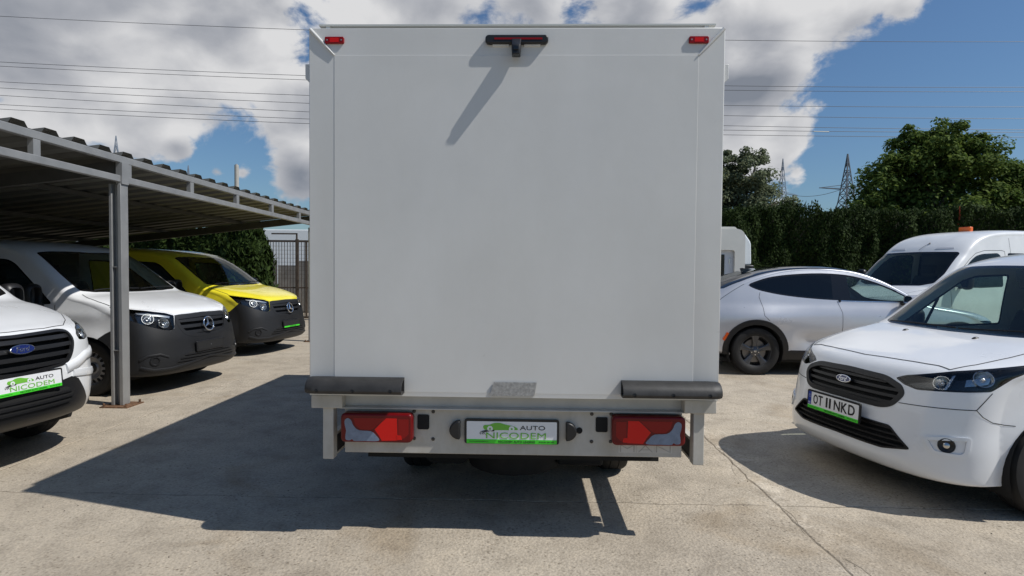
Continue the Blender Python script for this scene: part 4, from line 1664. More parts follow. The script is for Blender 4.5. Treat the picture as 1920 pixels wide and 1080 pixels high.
grime(M_BOX, 0.05)
M_BOXPANEL = mat('bumper_white', (0.52, 0.50, 0.46), 0.45, var=0.12, vscale=4, rvar=0.1)
grime(M_BOXPANEL, 0.22, 3.0)
M_ALU = mat('scratched_metal', (0.42, 0.42, 0.42), 0.45, metal=0.6, var=0.35, vscale=60, bump=0.5, bscale=120, dist=0.002)
M_CHANNEL = mat('channel_grey', (0.50, 0.49, 0.46), 0.5, var=0.15, vscale=5)
M_BUFFER = mat('buffer_rubber', (0.030, 0.029, 0.028), 0.55, var=0.4, vscale=14, var_col=(0.02, 0.019, 0.018), bump=0.2, bscale=70, dist=0.003)
M_RED = mat('lamp_red', (0.24, 0.003, 0.003), 0.3, coat=0.15, coat_rough=0.05, spec=0.3)
M_REDD = mat('lamp_red_dark', (0.13, 0.002, 0.003), 0.3, coat=0.15, spec=0.3)
M_REDB = mat('lamp_red_bright', (0.62, 0.008, 0.005), 0.3, spec=0.3, coat=0.1, bump=0.4, bscale=220, dist=0.002)
M_SMOKE = mat('lamp_clear_grey', (0.17, 0.22, 0.31), 0.25, coat=0.3, var=0.25, vscale=20)


def rear_lamp(truck, side):
    """side = -1 picture-left, +1 picture-right; u runs from the outer end inwards"""
    W_, H_ = 0.413, 0.168
    x_out = side * 0.980
    z0 = 0.566 if side < 0 else 0.572

    def U(u, v):
        return (x_out - side * u * W_, z0 + v * H_)
    body = MB().prism(rrect(min(U(0, 0)[0], U(1, 0)[0]), max(U(0, 0)[0], U(1, 0)[0]), z0, z0 + H_, 0.028), 0.0, 0.07, 'y').build('tail_lamp', M_REDD, truck, bevel=0.012, bseg=3)

    def piece(name, pts, m, y=-0.0012, th=0.004):
        o = [U(a, b) for a, b in pts]
        if side > 0:
            o = o[::-1]
        return MB().prism(o, y, y + th, 'y').build(name, m, body, smooth=30)
    q = lambda a, b: ((a - 365) / 580.0, (640 - b) / 240.0)
    boom = catmull([q(402, 455), q(425, 440), q(450, 455), q(470, 500), q(515, 538), q(610, 545), q(655, 582), q(676, 622), q(560, 626), q(475, 626), q(460, 612), q(440, 622), q(412, 618), q(407, 575), q(412, 545), q(402, 500)], 3, True)
    piece('clear_lens', [tuple(p) for p in boom], M_SMOKE, -0.0016)
    piece('bright_lens', [q(640, 530), q(700, 470), q(735, 438), q(820, 438), q(826, 618), q(700, 622), q(676, 580)], M_REDB, -0.0010)
    piece('upper_lens', [q(470, 438), q(725, 438), q(690, 472), q(630, 525), q(600, 535), q(525, 530), q(485, 495)], M_RED, -0.0010)
    piece('inner_lens', [q(832, 445), q(915, 445), q(915, 565), q(880, 600), q(832, 618)], M_RED, -0.0010)
    piece('reflector', [q(820, 575), q(855, 578), q(862, 612), q(824, 614)], M_REDB, -0.0022)
    return body


def make_truck():
    t = empty('box_truck', (-0.078, 3.30, 0.0), 0.0, label='white box truck seen from behind, red tail lamps, black rubber buffers, dealer plate', cat='truck')
    W, Z0, Z1, L = 1.158, 0.835, 2.905, 4.5
    # cargo box: sides, roof, front as one shell; rear wall frustum with a proud panel
    bx = MB()
    c = 0.006
    bx.box(-W, W, 0.012, L, Z0, Z1)
    body = bx.build('cargo_box', M_BOX, t, bevel=0.008)
    # rear frame with mitred corners
    xi, zt, zb = 1.012, 2.752, 0.862
    fr = MB()
    o = [(-W, Z0), (W, Z0), (W, Z1), (-W, Z1)]
    i = [(-xi, zb), (xi, zb), (xi, zt), (-xi, zt)]
    yo, yi = 0.003, -0.001
    V = [(x, 0.013, z) for x, z in o] + [(x, yo, z) for x, z in o] + [(x, yi, z) for x, z in i]
    Fs = []
    for k in range(4):
        q = (k + 1) % 4
        Fs += [(k, q, 4 + q, 4 + k), (4 + k, 4 + q, 8 + q, 8 + k)]
    fr.add(V, Fs).build('rear_frame', M_BOX, t, smooth=10, bevel=0.004)
    pn = MB()
    nx, nz = 40, 36
    G = []
    for zz in np.linspace(zb, zt, nz):
        row = []
        for xx in np.linspace(-xi, xi, nx):
            d = 0.0012 * math.sin(xx * 2.3 + 0.6) * math.sin(zz * 2.0) + 0.0009 * math.sin(xx * 5.1 + zz * 3.3)
            e = min(xi - abs(xx), zz - zb, zt - zz)
            row.append((xx, -0.0026 + d * min(1, e / 0.2), zz))
        G.append(row)
    pn.grid(G)
    rim = [(-xi, zb), (xi, zb), (xi, zt), (-xi, zt)]
    pn.add([(x, -0.0026, z) for x, z in rim] + [(x * 1.002, 0.0, z + (0.002 if z > 1 else -0.002)) for x, z in rim], [(k, (k + 1) % 4, 4 + (k + 1) % 4, 4 + k) for k in range(4)])
    pn.build('rear_panel', M_BOX, t, smooth=20)
    for s in (-1, 1):
        a, b = Vector((s * (W - 0.008), 0.0015, Z1 - 0.008)), Vector((s * xi, -0.006, zt))
        MB().tube([a, a.lerp(b, 0.5), b], [0.010, 0.009, 0.004], 8).build('corner_bead', M_BOX, t, smooth=60)
    # roof cap standing above a dark gap
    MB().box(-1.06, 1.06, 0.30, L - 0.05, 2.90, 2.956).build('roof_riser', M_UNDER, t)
    MB().prism([(0.10, 2.957), (0.10, 2.966), (0.13, 2.974), (L, 2.974), (L, 2.957)], -1.136, 1.136, 'x').build('roof_cap', mat('roof_grey', (0.50, 0.51, 0.48), 0.45), t)
    for x in (-1.085, 1.085):
        MB().box(x - 0.012, x + 0.012, 0.105, 0.14, 2.906, 2.957).build('roof_bracket', M_BOX, t)
    for s in (-1, 1):
        MB().prism([(s * 1.156, 2.60), (s * 1.190, 2.635), (s * 1.190, 2.715), (s * 1.156, 2.715)], 0.03, 0.11, 'y').build('hinge_block', M_BOX, t, bevel=0.003)
        MB().box(min(s * 1.157, s * 1.163), max(s * 1.157, s * 1.163), 0.02, 0.05, 0.9, 2.8).build('edge_strip', mat('edge_bright', (0.8, 0.8, 0.79), 0.4), t)
    # top lamps
    for s in (-1, 1):
        m = MB().prism(rrect(s * 1.011 - 0.054, s * 1.011 + 0.054, 2.815, 2.853, 0.008), -0.012, 0.004, 'y').build('marker_lamp', M_RED, t, bevel=0.003)
        for q in (-0.040, 0.040):
            MB().lathe([(0, -0.0135), (0.004, -0.0135), (0.005, -0.011)], c=(s * 1.011 + q, 0, 2.834), axis='y', seg=8).build('screw', M_STEEL, m)
        MB().box(s * 1.011 - 0.025, s * 1.011 + 0.025, -0.0132, -0.010, 2.822, 2.846).build('reflector', M_REDB, m)
    bl = MB().prism(rrect(-0.165, 0.183, 2.808, 2.856, 0.020), -0.030, 0.002, 'y').build('brake_lamp', M_BLACK, t, bevel=0.006)
    MB().box(-0.115, 0.150, -0.0320, -0.026, 2.828, 2.838).build('brake_lens', M_RED, bl)
    MB().box(-0.125, -0.035, -0.012, 0.0, 2.801, 2.808).build('clear_strip', M_PLATE, bl)
    MB().box(0.050, 0.140, -0.012, 0.0, 2.801, 2.808).build('clear_strip', M_PLATE, bl)
    cm = MB()
    cm.add([(-0.020, -0.02, 2.842), (0.034, -0.02, 2.842), (0.034, -0.02, 2.765), (-0.020, -0.02, 2.765), (-0.016, -0.098, 2.775), (0.030, -0.098, 2.775), (0.028, -0.105, 2.722), (-0.014, -0.105, 2.722), (0.030, -0.03, 2.73), (-0.016, -0.03, 2.73)],
           [(0, 1, 5, 4), (4, 5, 6, 7), (0, 4, 7, 9, 3), (1, 2, 8, 6, 5), (3, 9, 8, 2), (9, 7, 6, 8)])
    cam_o = cm.build('reversing_camera', M_BLACK, t, bevel=0.004)
    MB().box(-0.006, 0.020, -0.108, -0.100, 2.745, 2.766).build('camera_face', M_GLOSSBLACK, cam_o, bevel=0.002)
    # buffers
    prof = [(0.0, 0.945), (-0.035, 0.943), (-0.070, 0.930), (-0.095, 0.905), (-0.100, 0.880), (-0.088, 0.862), (-0.06, 0.857), (0.0, 0.857)]
    for s in (-1, 1):
        xo, xi_ = s * 1.160, s * 0.612
        V, Fs = [], []
        n = len(prof)
        sec = [(xi_, 1.0), (xo - s * 0.06, 1.0), (xo - s * 0.022, 0.94), (xo - s * 0.004, 0.80), (xo, 0.6)]
        for xx, k in sec:
            for (y, z) in prof:
                V.append((xx, y * k, 0.90 + (z - 0.90) * (0.5 + 0.5 * k)))
        for a in range(len(sec) - 1):
            for q in range(n):
                q2 = (q + 1) % n
                Fs.append((a * n + q, a * n + q2, (a + 1) * n + q2, (a + 1) * n + q))
        Fs.append(tuple((len(sec) - 1) * n + q for q in range(n)))
        # hollow inner end
        k0 = len(V)
        for (y, z) in prof:
            V.append((xi_, -0.045 + (y + 0.045) * 0.78, 0.90 + (z - 0.90) * 0.74))
        for (y, z) in prof:
            V.append((xi_ + s * 0.06, -0.045 + (y + 0.045) * 0.74, 0.90 + (z - 0.90) * 0.70))
        for q in range(n):
            q2 = (q + 1) % n
            Fs += [(q, q2, k0 + q2, k0 + q), (k0 + q, k0 + q2, k0 + n + q2, k0 + n + q)]
        Fs.append(tuple(k0 + n + q for q in range(n)))
        bo = MB().add(V, Fs).build('buffer', M_BUFFER, t, smooth=35)
        for q in (0.06, 0.27, 0.47):
            MB().lathe([(0.0, 0.004), (0.009, 0.004), (0.010, -0.003)], c=(xi_ + s * q, -0.0985, 0.882), axis='y', seg=10).build('bolt_hole', M_UNDER, bo)
    # worn step plate in the middle of the sill
    MB().prism([(-0.127, 0.848), (0.124, 0.848), (0.138, 0.926), (-0.103, 0.926)], -0.0135, -0.006, 'y').build('step_plate', M_ALU, t)
    # channel, corner blocks, legs and braces
    ch = MB()
    ch.add([(-1.0, 0.012, 0.835), (1.0, 0.012, 0.835), (1.0, 0.075, 0.822), (-1.0, 0.075, 0.822), (1.0, 0.075, 0.764), (-1.0, 0.075, 0.764), (1.0, 0.040, 0.757), (-1.0, 0.040, 0.757), (1.0, 0.040, 0.751), (-1.0, 0.040, 0.751), (1.0, 0.078, 0.751), (-1.0, 0.078, 0.751)],
           [(0, 1, 2, 3), (3, 2, 4, 5), (5, 4, 6, 7), (7, 6, 8, 9), (9, 8, 10, 11)])
    ch.build('sill_channel', M_CHANNEL, t, smooth=None)
    for s in (-1, 1):
        MB().box(min(s * 0.972, s * 1.150), max(s * 0.972, s * 1.150), 0.004, 0.13, 0.760, 0.8345).build('corner_block', M_BOXPANEL, t, bevel=0.004)
        lg = MB().box(min(s * 1.030, s * 1.092), max(s * 1.030, s * 1.092), 0.030, 0.10, 0.458, 0.759).build('support_leg', M_BOXPANEL, t, bevel=0.004)
        MB().box(min(s * 1.034, s * 1.052), max(s * 1.034, s * 1.052), 0.10, 1.16, 0.480, 0.585).build('side_guard', mat('guard_dark', (0.04, 0.04, 0.042), 0.6), t)
        MB().box(min(s * 1.028, s * 1.062), max(s * 1.028, s * 1.062), 0.10, 1.16, 0.585, 0.600).build('guard_rail', M_BOXPANEL, t)
        MB().box(min(s * 1.028, s * 1.062), max(s * 1.028, s * 1.062), 0.10, 1.16, 0.468, 0.480).build('guard_rail', M_BOXPANEL, t)
        MB().box(min(s * 1.034, s * 1.060), max(s * 1.034, s * 1.060), 1.10, 1.15, 0.600, 0.835).build('guard_hanger', M_BOXPANEL, t)
    pb = MB().box(-0.977, 0.977, 0.070, 0.12, 0.487, 0.750).build('bumper_panel', M_BOXPANEL, t, bevel=0.004)
    for s in (-1, 1):
        rear_lamp(t, s)
        MB().prism(rrect(s * 0.516 - 0.034, s * 0.516 + 0.034, 0.630, 0.716, 0.010), 0.064, 0.080, 'y').build('square_opening', M_UNDER, t)
        for bx_, bz in ((0.459, 0.733), (0.570, 0.735), (0.459, 0.573), (0.569, 0.575)):
            MB().lathe([(0, 0.062), (0.006, 0.062), (0.010, 0.066), (0.0105, 0.071)], c=(s * bx_, 0, bz), axis='y', seg=12).build('panel_bolt', mat('rusty_bolt', (0.07, 0.06, 0.05), 0.7), t)
    for s, x0 in ((-1, -0.299), (1, 0.309)):
        D = [(x0, 0.580), (x0, 0.690)]
        arc = [(x0 + s * 0.062 * math.sin(a), 0.635 + 0.055 * math.cos(a)) for a in np.linspace(0.35, math.pi - 0.35, 12)]
        out = [(x0, 0.690)] + arc + [(x0, 0.580)]
        MB().prism(out if s < 0 else out[::-1], 0.030, 0.072, 'y').build('plate_lamp', M_BLACK, t, bevel=0.008)
    MB().lathe([(0, 0.066), (0.018, 0.066), (0.019, 0.072)], c=(0.388, 0, 0.636), axis='y', seg=16).build('round_opening', M_UNDER, t)
    M = flat_frame((-0.002, 0.066, 0.630), 0, 0.0)
    dealer_plate(t, M)
    # ghost of a maker's name under the right-hand lamp
    gm = mat('faded_letter', (0.40, 0.385, 0.35), 0.6, var=0.2, vscale=30)
    for ch_, x in (('M', 0.665), ('A', 0.770), ('N', 0.872)):
        MB().box(x - 0.050, x + 0.050, 0.0685, 0.072, 0.512, 0.560).build('letter_patch', mat('letter_patch', (0.55, 0.53, 0.49), 0.5), t)
        text_obj('letter', ch_, 0.05, gm, t, flat_frame((x, 0.0682, 0.536), 0, 0), fit=(0.085, 0.040), bold=-0.0012)
    # underneath
    MB().box(-0.88, 0.88, 0.22, 0.30, 0.415, 0.455).build('underrun_bar', M_UNDER, t)
    for s in (-1, 1):
        MB().box(s * 0.40 - 0.035, s * 0.40 + 0.035, 0.12, 6.2, 0.56, 0.74).build('chassis_rail', M_UNDER, t)
    for y in (0.5, 1.7, 2.6, 3.5):
        MB().box(-1.08, 1.08, y, y + 0.06, 0.74, 0.834).build('cross_member', M_CHANNEL, t)
    MB().tube([(-0.8, 1.35, 0.36), (0.8, 1.35, 0.36)], 0.06, 12).build('rear_axle', M_UNDER, t)
    MB().lathe([(0.0, -0.15), (0.12, -0.13), (0.16, 0.0), (0.12, 0.13), (0.0, 0.15)], c=(0, 1.35, 0.37), axis='y', seg=20).build('differential', M_UNDER, t)
    for s in (-1, 1):
        make_wheel(t, (s * 0.75, 1.35, 0.345), 0.345, 0.215, 0.22, 'steel', s)
        MB().box(min(s * 0.60, s * 0.90), max(s * 0.60, s * 0.90), 1.715, 1.725, 0.12, 0.70).build('mudflap', M_RUBBER, t)
        MB().prism(rrect(1.05, 1.65, 0.72, 0.78, 0.02), s * 0.52, s * 1.04, 'x').build('mudguard', M_UNDER, t)
    MB().tube([(0.55, 0.6, 0.42), (0.55, 2.4, 0.40), (0.5, 3.5, 0.42)], 0.035, 10).build('exhaust_pipe', M_STEEL, t)
    MB().lathe([(0.0, 0.0), (0.33, 0.0), (0.345, 0.06), (0.33, 0.19), (0.2, 0.2), (0.0, 0.2)], c=(0.0, 0.95, 0.17), axis='z', seg=28).build('spare_wheel', M_RUBBER, t)
    MB().prism(rrect(-0.62, -0.30, 0.22, 0.46, 0.08), 0.7, 1.05, 'y').build('silencer', M_UNDER, t)
    MB().box(0.30, 0.62, 0.75, 1.05, 0.20, 0.46).build('tow_box', M_UNDER, t, bevel=0.02)
    for s in (-1, 1):
        MB().box(min(s * 0.50, s * 0.98), max(s * 0.50, s * 0.98), 2.4, 3.6, 0.40, 0.72).build('side_light_block', M_UNDER, t, bevel=0.02)  # unseen boxes added to block light coming in under the truck
    # cab ahead of the box (hidden from behind)
    rows = [(0.30, 0.26, 0.55, 0.28, 3.2), (0.08, 0.28, 0.46, 0.30, 3.2), (0.0, 0.40, 0.40, 0.42, 3.0), (0.02, 0.70, 0.38, 0.70, 3.0), (0.10, 0.95, 0.46, 0.95, 2.8), (0.24, 1.08, 0.58, 1.06, 2.8),
            (0.80, 1.28, 0.98, 1.20, 3.4), (0.95, 1.42, 1.15, 1.36, 3.2), (1.42, 1.88, 1.62, 1.79, 3.1), (1.62, 2.04, 1.80, 1.94, 3.0), (1.95, 2.16, 2.02, 2.05, 3.0), (2.15, 2.17, 2.15, 2.06, 3.2), (2.17, 1.9, 2.16, 1.9, 4), (2.17, 0.6, 2.16, 0.6, 4), (2.1, 0.5, 2.1, 0.5, 4)]
    cb = Body(rows, 1.0, [(0.3, 0.9), (0.7, 0.96), (1.2, 1.0), (2.2, 1.0)], [(0.25, 0.96), (0.6, 1.0), (1.15, 0.985), (2.1, 0.90)], [(1.0, 0.345, 0.41)], 0.32, per=4, K=20, side_grid=0.12)
    cab = empty_part('cab', t, (0, 6.62, 0))
    cab.rotation_euler = (0, 0, math.pi)
    cb.carve('cab_windscreen', fillet(sym([(0, 1.98), (.74, 1.95), (.83, 1.6), (.80, 1.40), (0, 1.35)]), .04), 0, M_TINT, cab)
    cb.carve('cab_window', fillet([(1.30, 1.30), (1.75, 1.80), (2.08, 1.90), (2.08, 1.28)], .04), 90, M_TINT, cab, both=True)
    cb.skin(M_WHITE, cab, 'cab_body')
    for s in (-1, 1):
        make_wheel(t, (s * 0.86, 5.62, 0.345), 0.345, 0.215, 0.22, 'steel', s)
    return t


make_truck()
# ------------------------------------------------------------------ vehicles
def H45(pts, a=45):
    """points (x, y, z) on the front corner -> outline in the oblique view"""
    c, s = math.cos(R(a)), math.sin(R(a))
    return [(x * c + y * s, z) for x, y, z in pts]


def wiper(car, body, p, q, name='wiper'):
    pos, nor = body.cast(densify([p, q], 0.05, False), 'T')
    P = pos + nor * 0.022
    w = MB().tube([tuple(v) for v in P], 0.007, 6)
    w.build(name, M_BLACK, car)
    return w


def mirror_part(car, c, sx, m, size=(0.22, 0.12, 0.24)):
    w, d, h = size
    x, y, z = c
    body = MB()
    P = []
    for t, k in ((0.0, 0.72), (0.15, 0.93), (0.45, 1.0), (0.8, 0.96), (1.0, 0.80)):
        yy = -d * (1 - t)
        ring = []
        for a in np.linspace(0, 2 * math.pi, 21):
            ca, sa = math.cos(a), math.sin(a)
            ex = abs(ca) ** 0.6 * (1 if ca >= 0 else -1)
            ez = abs(sa) ** 0.6 * (1 if sa >= 0 else -1)
            ring.append((ex * w / 2 * k, yy, ez * h / 2 * k))
        P.append(ring)
    body.grid(P)
    o = body.build('mirror', m, car, smooth=50)
    o.location = (sx * (x + w / 2), y, z)
    MB().prism([(0.40 * w * (abs(math.cos(a)) ** 0.6) * (1 if math.cos(a) >= 0 else -1), 0.40 * h * (abs(math.sin(a)) ** 0.6) * (1 if math.sin(a) >= 0 else -1)) for a in np.linspace(0, 2 * math.pi, 20, endpoint=False)], -0.012, -0.006, 'y').build('mirror_glass', M_CHROME, o)
    MB().obox((-sx * (w / 2 + 0.10), 0.0, -h * 0.42), (-sx * w * 0.1, -d * 0.5, -h * 0.35), 0.07, 0.05).build('mirror_arm', M_BLACK, o, bevel=0.012)
    return o


def headlamp(car, B, outline, view, bowls, side, depth=0.05, name='headlight', lens=None):
    """recessed dark housing with bright bowls behind a clear cover"""
    lens_o = B.carve(name, outline, view, M_LENS, car, half=side)
    hold = B.patch('lamp_housing', outline, view, M_GLOSSBLACK, lens_o, off=-depth, depth=-0.001, grid=0.03, mirror=(side < 0))
    for (p, r, kind) in bowls:
        M = B.at(p, view, -depth * 0.55, mirror=(side < 0))
        prof = [(0.012, -0.030), (r * 0.45, -0.028), (r * 0.80, -0.012), (r, 0.012), (r * 1.06, 0.012), (r * 1.06, -0.02)]
        o = MB().lathe(prof, axis='z', seg=28).build('lamp_bowl', M_REFL if kind != 'dark' else M_GLOSSBLACK, lens_o, smooth=60)
        o.matrix_local = M
        q = MB().lathe([(0.0, 0.012), (r * 0.22, 0.008), (r * 0.30, -0.004), (r * 0.30, -0.03)], axis='z', seg=18).build('bulb', M_CHROME, lens_o, smooth=60)
        q.matrix_local = M
    return lens_o


def grille_recess(car, B, outline, name, depth=0.04, rim=0.012, rim_mat=None):
    B.carve(name, outline, 0, None, car)
    pan = B.patch(name, outline, 0, M_UNDER, car, off=-depth, depth=-0.002, grid=0.05)
    B.ring('grille_rim', inset(outline, -0.002), rim, 0, rim_mat or M_BLACK, pan, off=0.004, depth=0.02)
    return pan


def slats(B, pan, outline, zs, h=0.022, m=None, off=-0.02, dep=0.02, name='grille_bar'):
    """horizontal bars across an opening"""
    out = np.asarray(outline)
    for z in zs:
        xs = []
        for i in range(len(out)):
            a, b = out[i], out[(i + 1) % len(out)]
            if (a[1] - z) * (b[1] - z) < 0:
                xs.append(a[0] + (b[0] - a[0]) * (z - a[1]) / (b[1] - a[1]))
        if len(xs) < 2:
            continue
        x0, x1 = min(xs), max(xs)
        B.patch(name, [(x0, z - h / 2), (x1, z - h / 2), (x1, z + h / 2), (x0, z + h / 2)], 0, m or M_BLACK, pan, off=off, depth=dep - off, grid=0.06)


def cabin(car, W, dash, seat_y, seat_z, roof=None, wheel=True, bulkhead=None, dz=0.0):
    """simple interior seen through the glass"""
    y0, y1, z0, z1 = dash
    MB().prism(fillet([(y0, z1 - 0.10), (y0 + 0.1, z1), (y1 - 0.05, z1 - 0.01), (y1, z1 - 0.08), (y1 - 0.1, z0), (y0, z0)], 0.03), -W, W, 'x').build('dashboard', M_DASH, car, bevel=0.015)
    MB().box(-W, W, y0 - 0.035, y0 - 0.012, z0 - 0.42, z1 - 0.07).build('dash_light_block', M_UNDER, car)  # unseen sheet added to keep sun from the windscreen off the ground
    for s in (1, -1):
        seat(car, s * W * 0.52, seat_y, seat_z)
    if wheel:
        steering(car, (W * 0.52, y1 + 0.14, z1 - 0.04))
    if bulkhead:
        yb, zb0, zb1 = bulkhead
        MB().box(-W, W, yb, yb + 0.02, zb0, zb1).build('bulkhead', M_DASH, car)


# ---- compact white van (right foreground)
def make_compact():
    B, arches = body_compact()
    car = empty('compact_van', *POSE['compact'], label='white compact van parked with its nose beside the box truck, plate OT 11NKD', cat='van', group=None)
    P = M_WHITE
    # glass
    ws = fillet([(0, 0.985), (0.38, 1.005), (0.64, 1.055), (0.745, 1.12), (0.725, 1.45), (0.67, 1.82), (0.45, 1.79), (0, 1.765), (-0.45, 1.79), (-0.67, 1.82), (-0.725, 1.45), (-0.745, 1.12), (-0.64, 1.055), (-0.38, 1.005)], 0.03, 3)
    ws_in = inset(ws, 0.035)
    B.carve('windscreen', ws_in, 'T', M_GLASS, car)
    B.carve('windscreen_border', ws, 'T', M_GLOSSBLACK, car)
    sw = fillet([(1.36, 1.075), (1.46, 1.135), (1.98, 1.50), (2.12, 1.545), (2.50, 1.56), (2.52, 1.07), (2.0, 1.055)], 0.04, 3)
    B.carve('side_window', inset(sw, 0.018), 90, M_GLASS, car, both=True)
    B.carve('window_border', sw, 90, M_GLOSSBLACK, car, both=True)
    for s in (1, -1):
        B.ribbon('window_divider', [(1.66, 1.06), (1.76, 1.33)], 90, M_BLACK, car, w=0.03, off=0.0, h=0.012, mirror=(s < 0))
    # headlamps
    hl = fillet(H45([(.394, .132, .841), (.445, .16, .867), (.661, .305, .928), (.796, .51, .968), (.862, .68, .995), (.888, .76, 1.0), (.880, .64, .953), (.868, .524, .909), (.856, .457, .865), (.844, .395, .825), (.787, .29, .811), (.554, .142, .788), (.467, .128, .808)]), 0.012, 2)
    for s in (1, -1):
        lamp = headlamp(car, B, hl, 45, [((0.84, 0.905), 0.052, 'b'), ((0.62, 0.857), 0.045, 'b')], s, depth=0.05)
        B.ring('lamp_trim', hl, 0.012, 45, M_GLOSSBLACK, lamp, off=0.001, depth=0.004, mirror=(s < 0))
        B.patch('indicator', inset(H45([(.70, .36, .90), (.78, .47, .93), (.80, .44, .87), (.72, .33, .85)]), 0.0), 45, M_REFL, lamp, off=-0.035, depth=0.045, mirror=(s < 0))
        B.patch('lamp_divider', H45([(.665, .30, .915), (.675, .31, .915), (.655, .25, .80), (.645, .24, .80)]), 45, M_REFL, lamp, off=-0.012, depth=0.045, mirror=(s < 0))
    # grille
    g = fillet(sym([(0, .856), (.33, .846), (.455, .80), (.487, .745), (.43, .655), (.35, .628), (0, .632)]), 0.05, 4)
    pan = grille_recess(car, B, g, 'grille', 0.05, 0.035, M_BLACK)
    gi = inset(g, 0.03)
    slats(B, pan, gi, (0.675, 0.72, 0.765, 0.81), 0.020, M_BLACK, off=-0.012)
    oval_badge(car, flat_frame(Vector(B.cast([(0, 0.765)], 0)[0][0]) + Vector((0, -0.010, 0)), 0, R(14)), 0.145, 0.058)
    # lower intake
    it = fillet(sym([(0, .535), (.43, .525), (.505, .46), (.575, .40), (.40, .366), (0, .372)]), 0.02, 3)
    lp = grille_recess(car, B, it, 'lower_intake', 0.05, 0.012, M_BLACK)
    slats(B, lp, it, (0.40, 0.435, 0.47, 0.505), 0.010, M_BLACK, off=-0.015)
    # fog lamps in their hollows
    for s in (1, -1):
        M = B.at((0.655, 0.47), 45, 0.0, mirror=(s < 0))
        f = MB().lathe([(0.0, 0.004), (0.030, 0.004), (0.034, 0.008), (0.045, 0.010), (0.048, 0.0), (0.048, -0.03)], axis='z', seg=26).build('fog_lamp', M_BLACK, car, smooth=50)
        f.matrix_local = M
        MB().lathe([(0.0, 0.009), (0.012, 0.008), (0.018, 0.005)], axis='z', seg=22).build('fog_lens', M_REFL, f, smooth=50)
        B.ring('fog_surround', fillet(H45([(.645, .105, .500), (.74, .15, .520), (.828, .275, .535), (.825, .26, .43), (.808, .23, .402), (.70, .12, .405)]), 0.03, 4), 0.022, 45, P, car, off=0.010, depth=0.01, mirror=(s < 0))
    # panel gaps
    hood = [(0, .238), (.30, .262), (.48, .287), (.56, .305), (.64, .305)]
    hs = [(.64, .305), (.70, .44), (.745, .65), (.765, .85), (.775, 1.02)]
    hd = fillet(sym([(0, .238), (.30, .262), (.48, .287), (.56, .305), (.64, .305), (.70, .44), (.745, .65), (.765, .85), (.775, 1.02), (.74, 1.10), (.64, 1.045), (.38, .995), (0, .978)]), 0.015, 2)
    B.carve('bonnet', hd, 'T', P, car, off=0.0015)
    B.ribbon('bonnet_gap', [(-x, y) for x, y in reversed(hood)] + hood[1:], 'T', M_GAP, car, w=0.007, off=0.0025)
    B.ribbon('bonnet_gap', hs, 'T', M_GAP, car, w=0.006, off=0.0025, both=True)
    B.ribbon('bumper_gap', H45([(.475, .083, .685), (.60, .13, .69), (.825, .31, .705)]), 45, M_GAP, car, w=0.005, off=0.002, both=True)
    B.ribbon('wing_gap', H45([(.846, .399, .815), (.825, .31, .705), (.836, .345, .665), (.850, .40, .632), (.866, .47, .617), (.885, .535, .612)]), 45, M_GAP, car, w=0.005, off=0.002, both=True)
    # doors
    B.ribbon('door_gap', [(1.31, 1.04), (1.30, 0.95), (1.33, 0.6), (1.36, 0.33), (1.45, 0.27), (2.45, 0.27), (2.56, 0.4), (2.58, 1.05), (2.57, 1.56)], 90, M_GAP, car, w=0.006, off=0.002, both=True)
    B.patch('door_handle', fillet([(2.26, .93), (2.44, .935), (2.44, .965), (2.26, .96)], 0.012), 90, P, car, off=0.03, depth=0.0, both=True)
    for s in (1, -1):
        mirror_part(car, (0.93, 1.74, 1.13), s, M_BLACK, (0.20, 0.12, 0.20))
    for sx, y in ((.30, .885), (-.30, .885)):
        M = B.at((sx, y), 'T', 0.0)
        n = MB().lathe([(0.0, 0.011), (0.010, 0.010), (0.016, 0.004), (0.018, 0.0)], axis='z', seg=12)
        o = n.build('washer_nozzle', M_BLACK, car)
        o.matrix_local = M
        o.scale = (1.0, 1.6, 1.0)
    wiper(car, B, (-0.62, 1.055), (0.02, 1.03))
    wiper(car, B, (0.05, 1.02), (0.66, 1.10))
    # plate
    pl = flat_frame((0, -0.024, 0.568), 0, R(3))
    fr = dealer_plate(car, pl, car_logo=False)
    MB().prism([(-.26, -.045), (-.225, -.045), (-.225, .055), (-.26, .055)], 0.011, 0.0118, 'z').build('country_band', M_EUBLUE, fr)
    text_obj('country_code', 'RO', 0.02, M_PLATE, fr, Matrix.Translation((-.2425, -.03, .0122)), fit=(.020, .014))
    for k in range(10):
        a = 2 * math.pi * k / 10
        MB().lathe([(0, 0.0122), (0.0018, 0.0122), (0.0018, 0.0115)], c=(-.2425 + .010 * math.cos(a), .022 + .010 * math.sin(a), 0), axis='z', seg=6).build('country_star', M_PLATE, fr)
    for tx, xa, xb in (('O', -.200, -.152), ('T', -.146, -.099), ('1', -.064, -.046), ('1', -.030, -.012), ('N', .020, .082), ('K', .094, .154), ('D', .164, .226)):
        text_obj('plate_letter', tx, 0.08, M_INK, fr, Matrix.Translation(((xa + xb) / 2, 0.004, 0.0122)), fit=(xb - xa, 0.074), bold=0.0 if tx == '1' else 0.0012)
    # inside
    cabin(car, 0.72, (1.10, 1.62, 0.75, 1.055), 1.75, 0.52)
    rv = MB().prism(rrect(-0.12, 0.12, -0.035, 0.035, 0.02), 0, 0.03, 'y').build('rear_view_mirror', M_BLACK, car)
    rv.location = (0, 1.78, 1.48)
    MB().prism(rrect(-0.11, 0.11, 0.0, 0.10, 0.02), 0, 0.015, 'y').build('sensor_cover', M_BLACK, car).location = (0, 1.73, 1.50)
    B.skin(P, car)
    under(car, B, 4.42, 0.9, arches, 0.21)
    MB().box(-0.80, 0.80, 0.95, 4.2, 0.30, 0.36).build('cabin_floor', M_DASH, car)
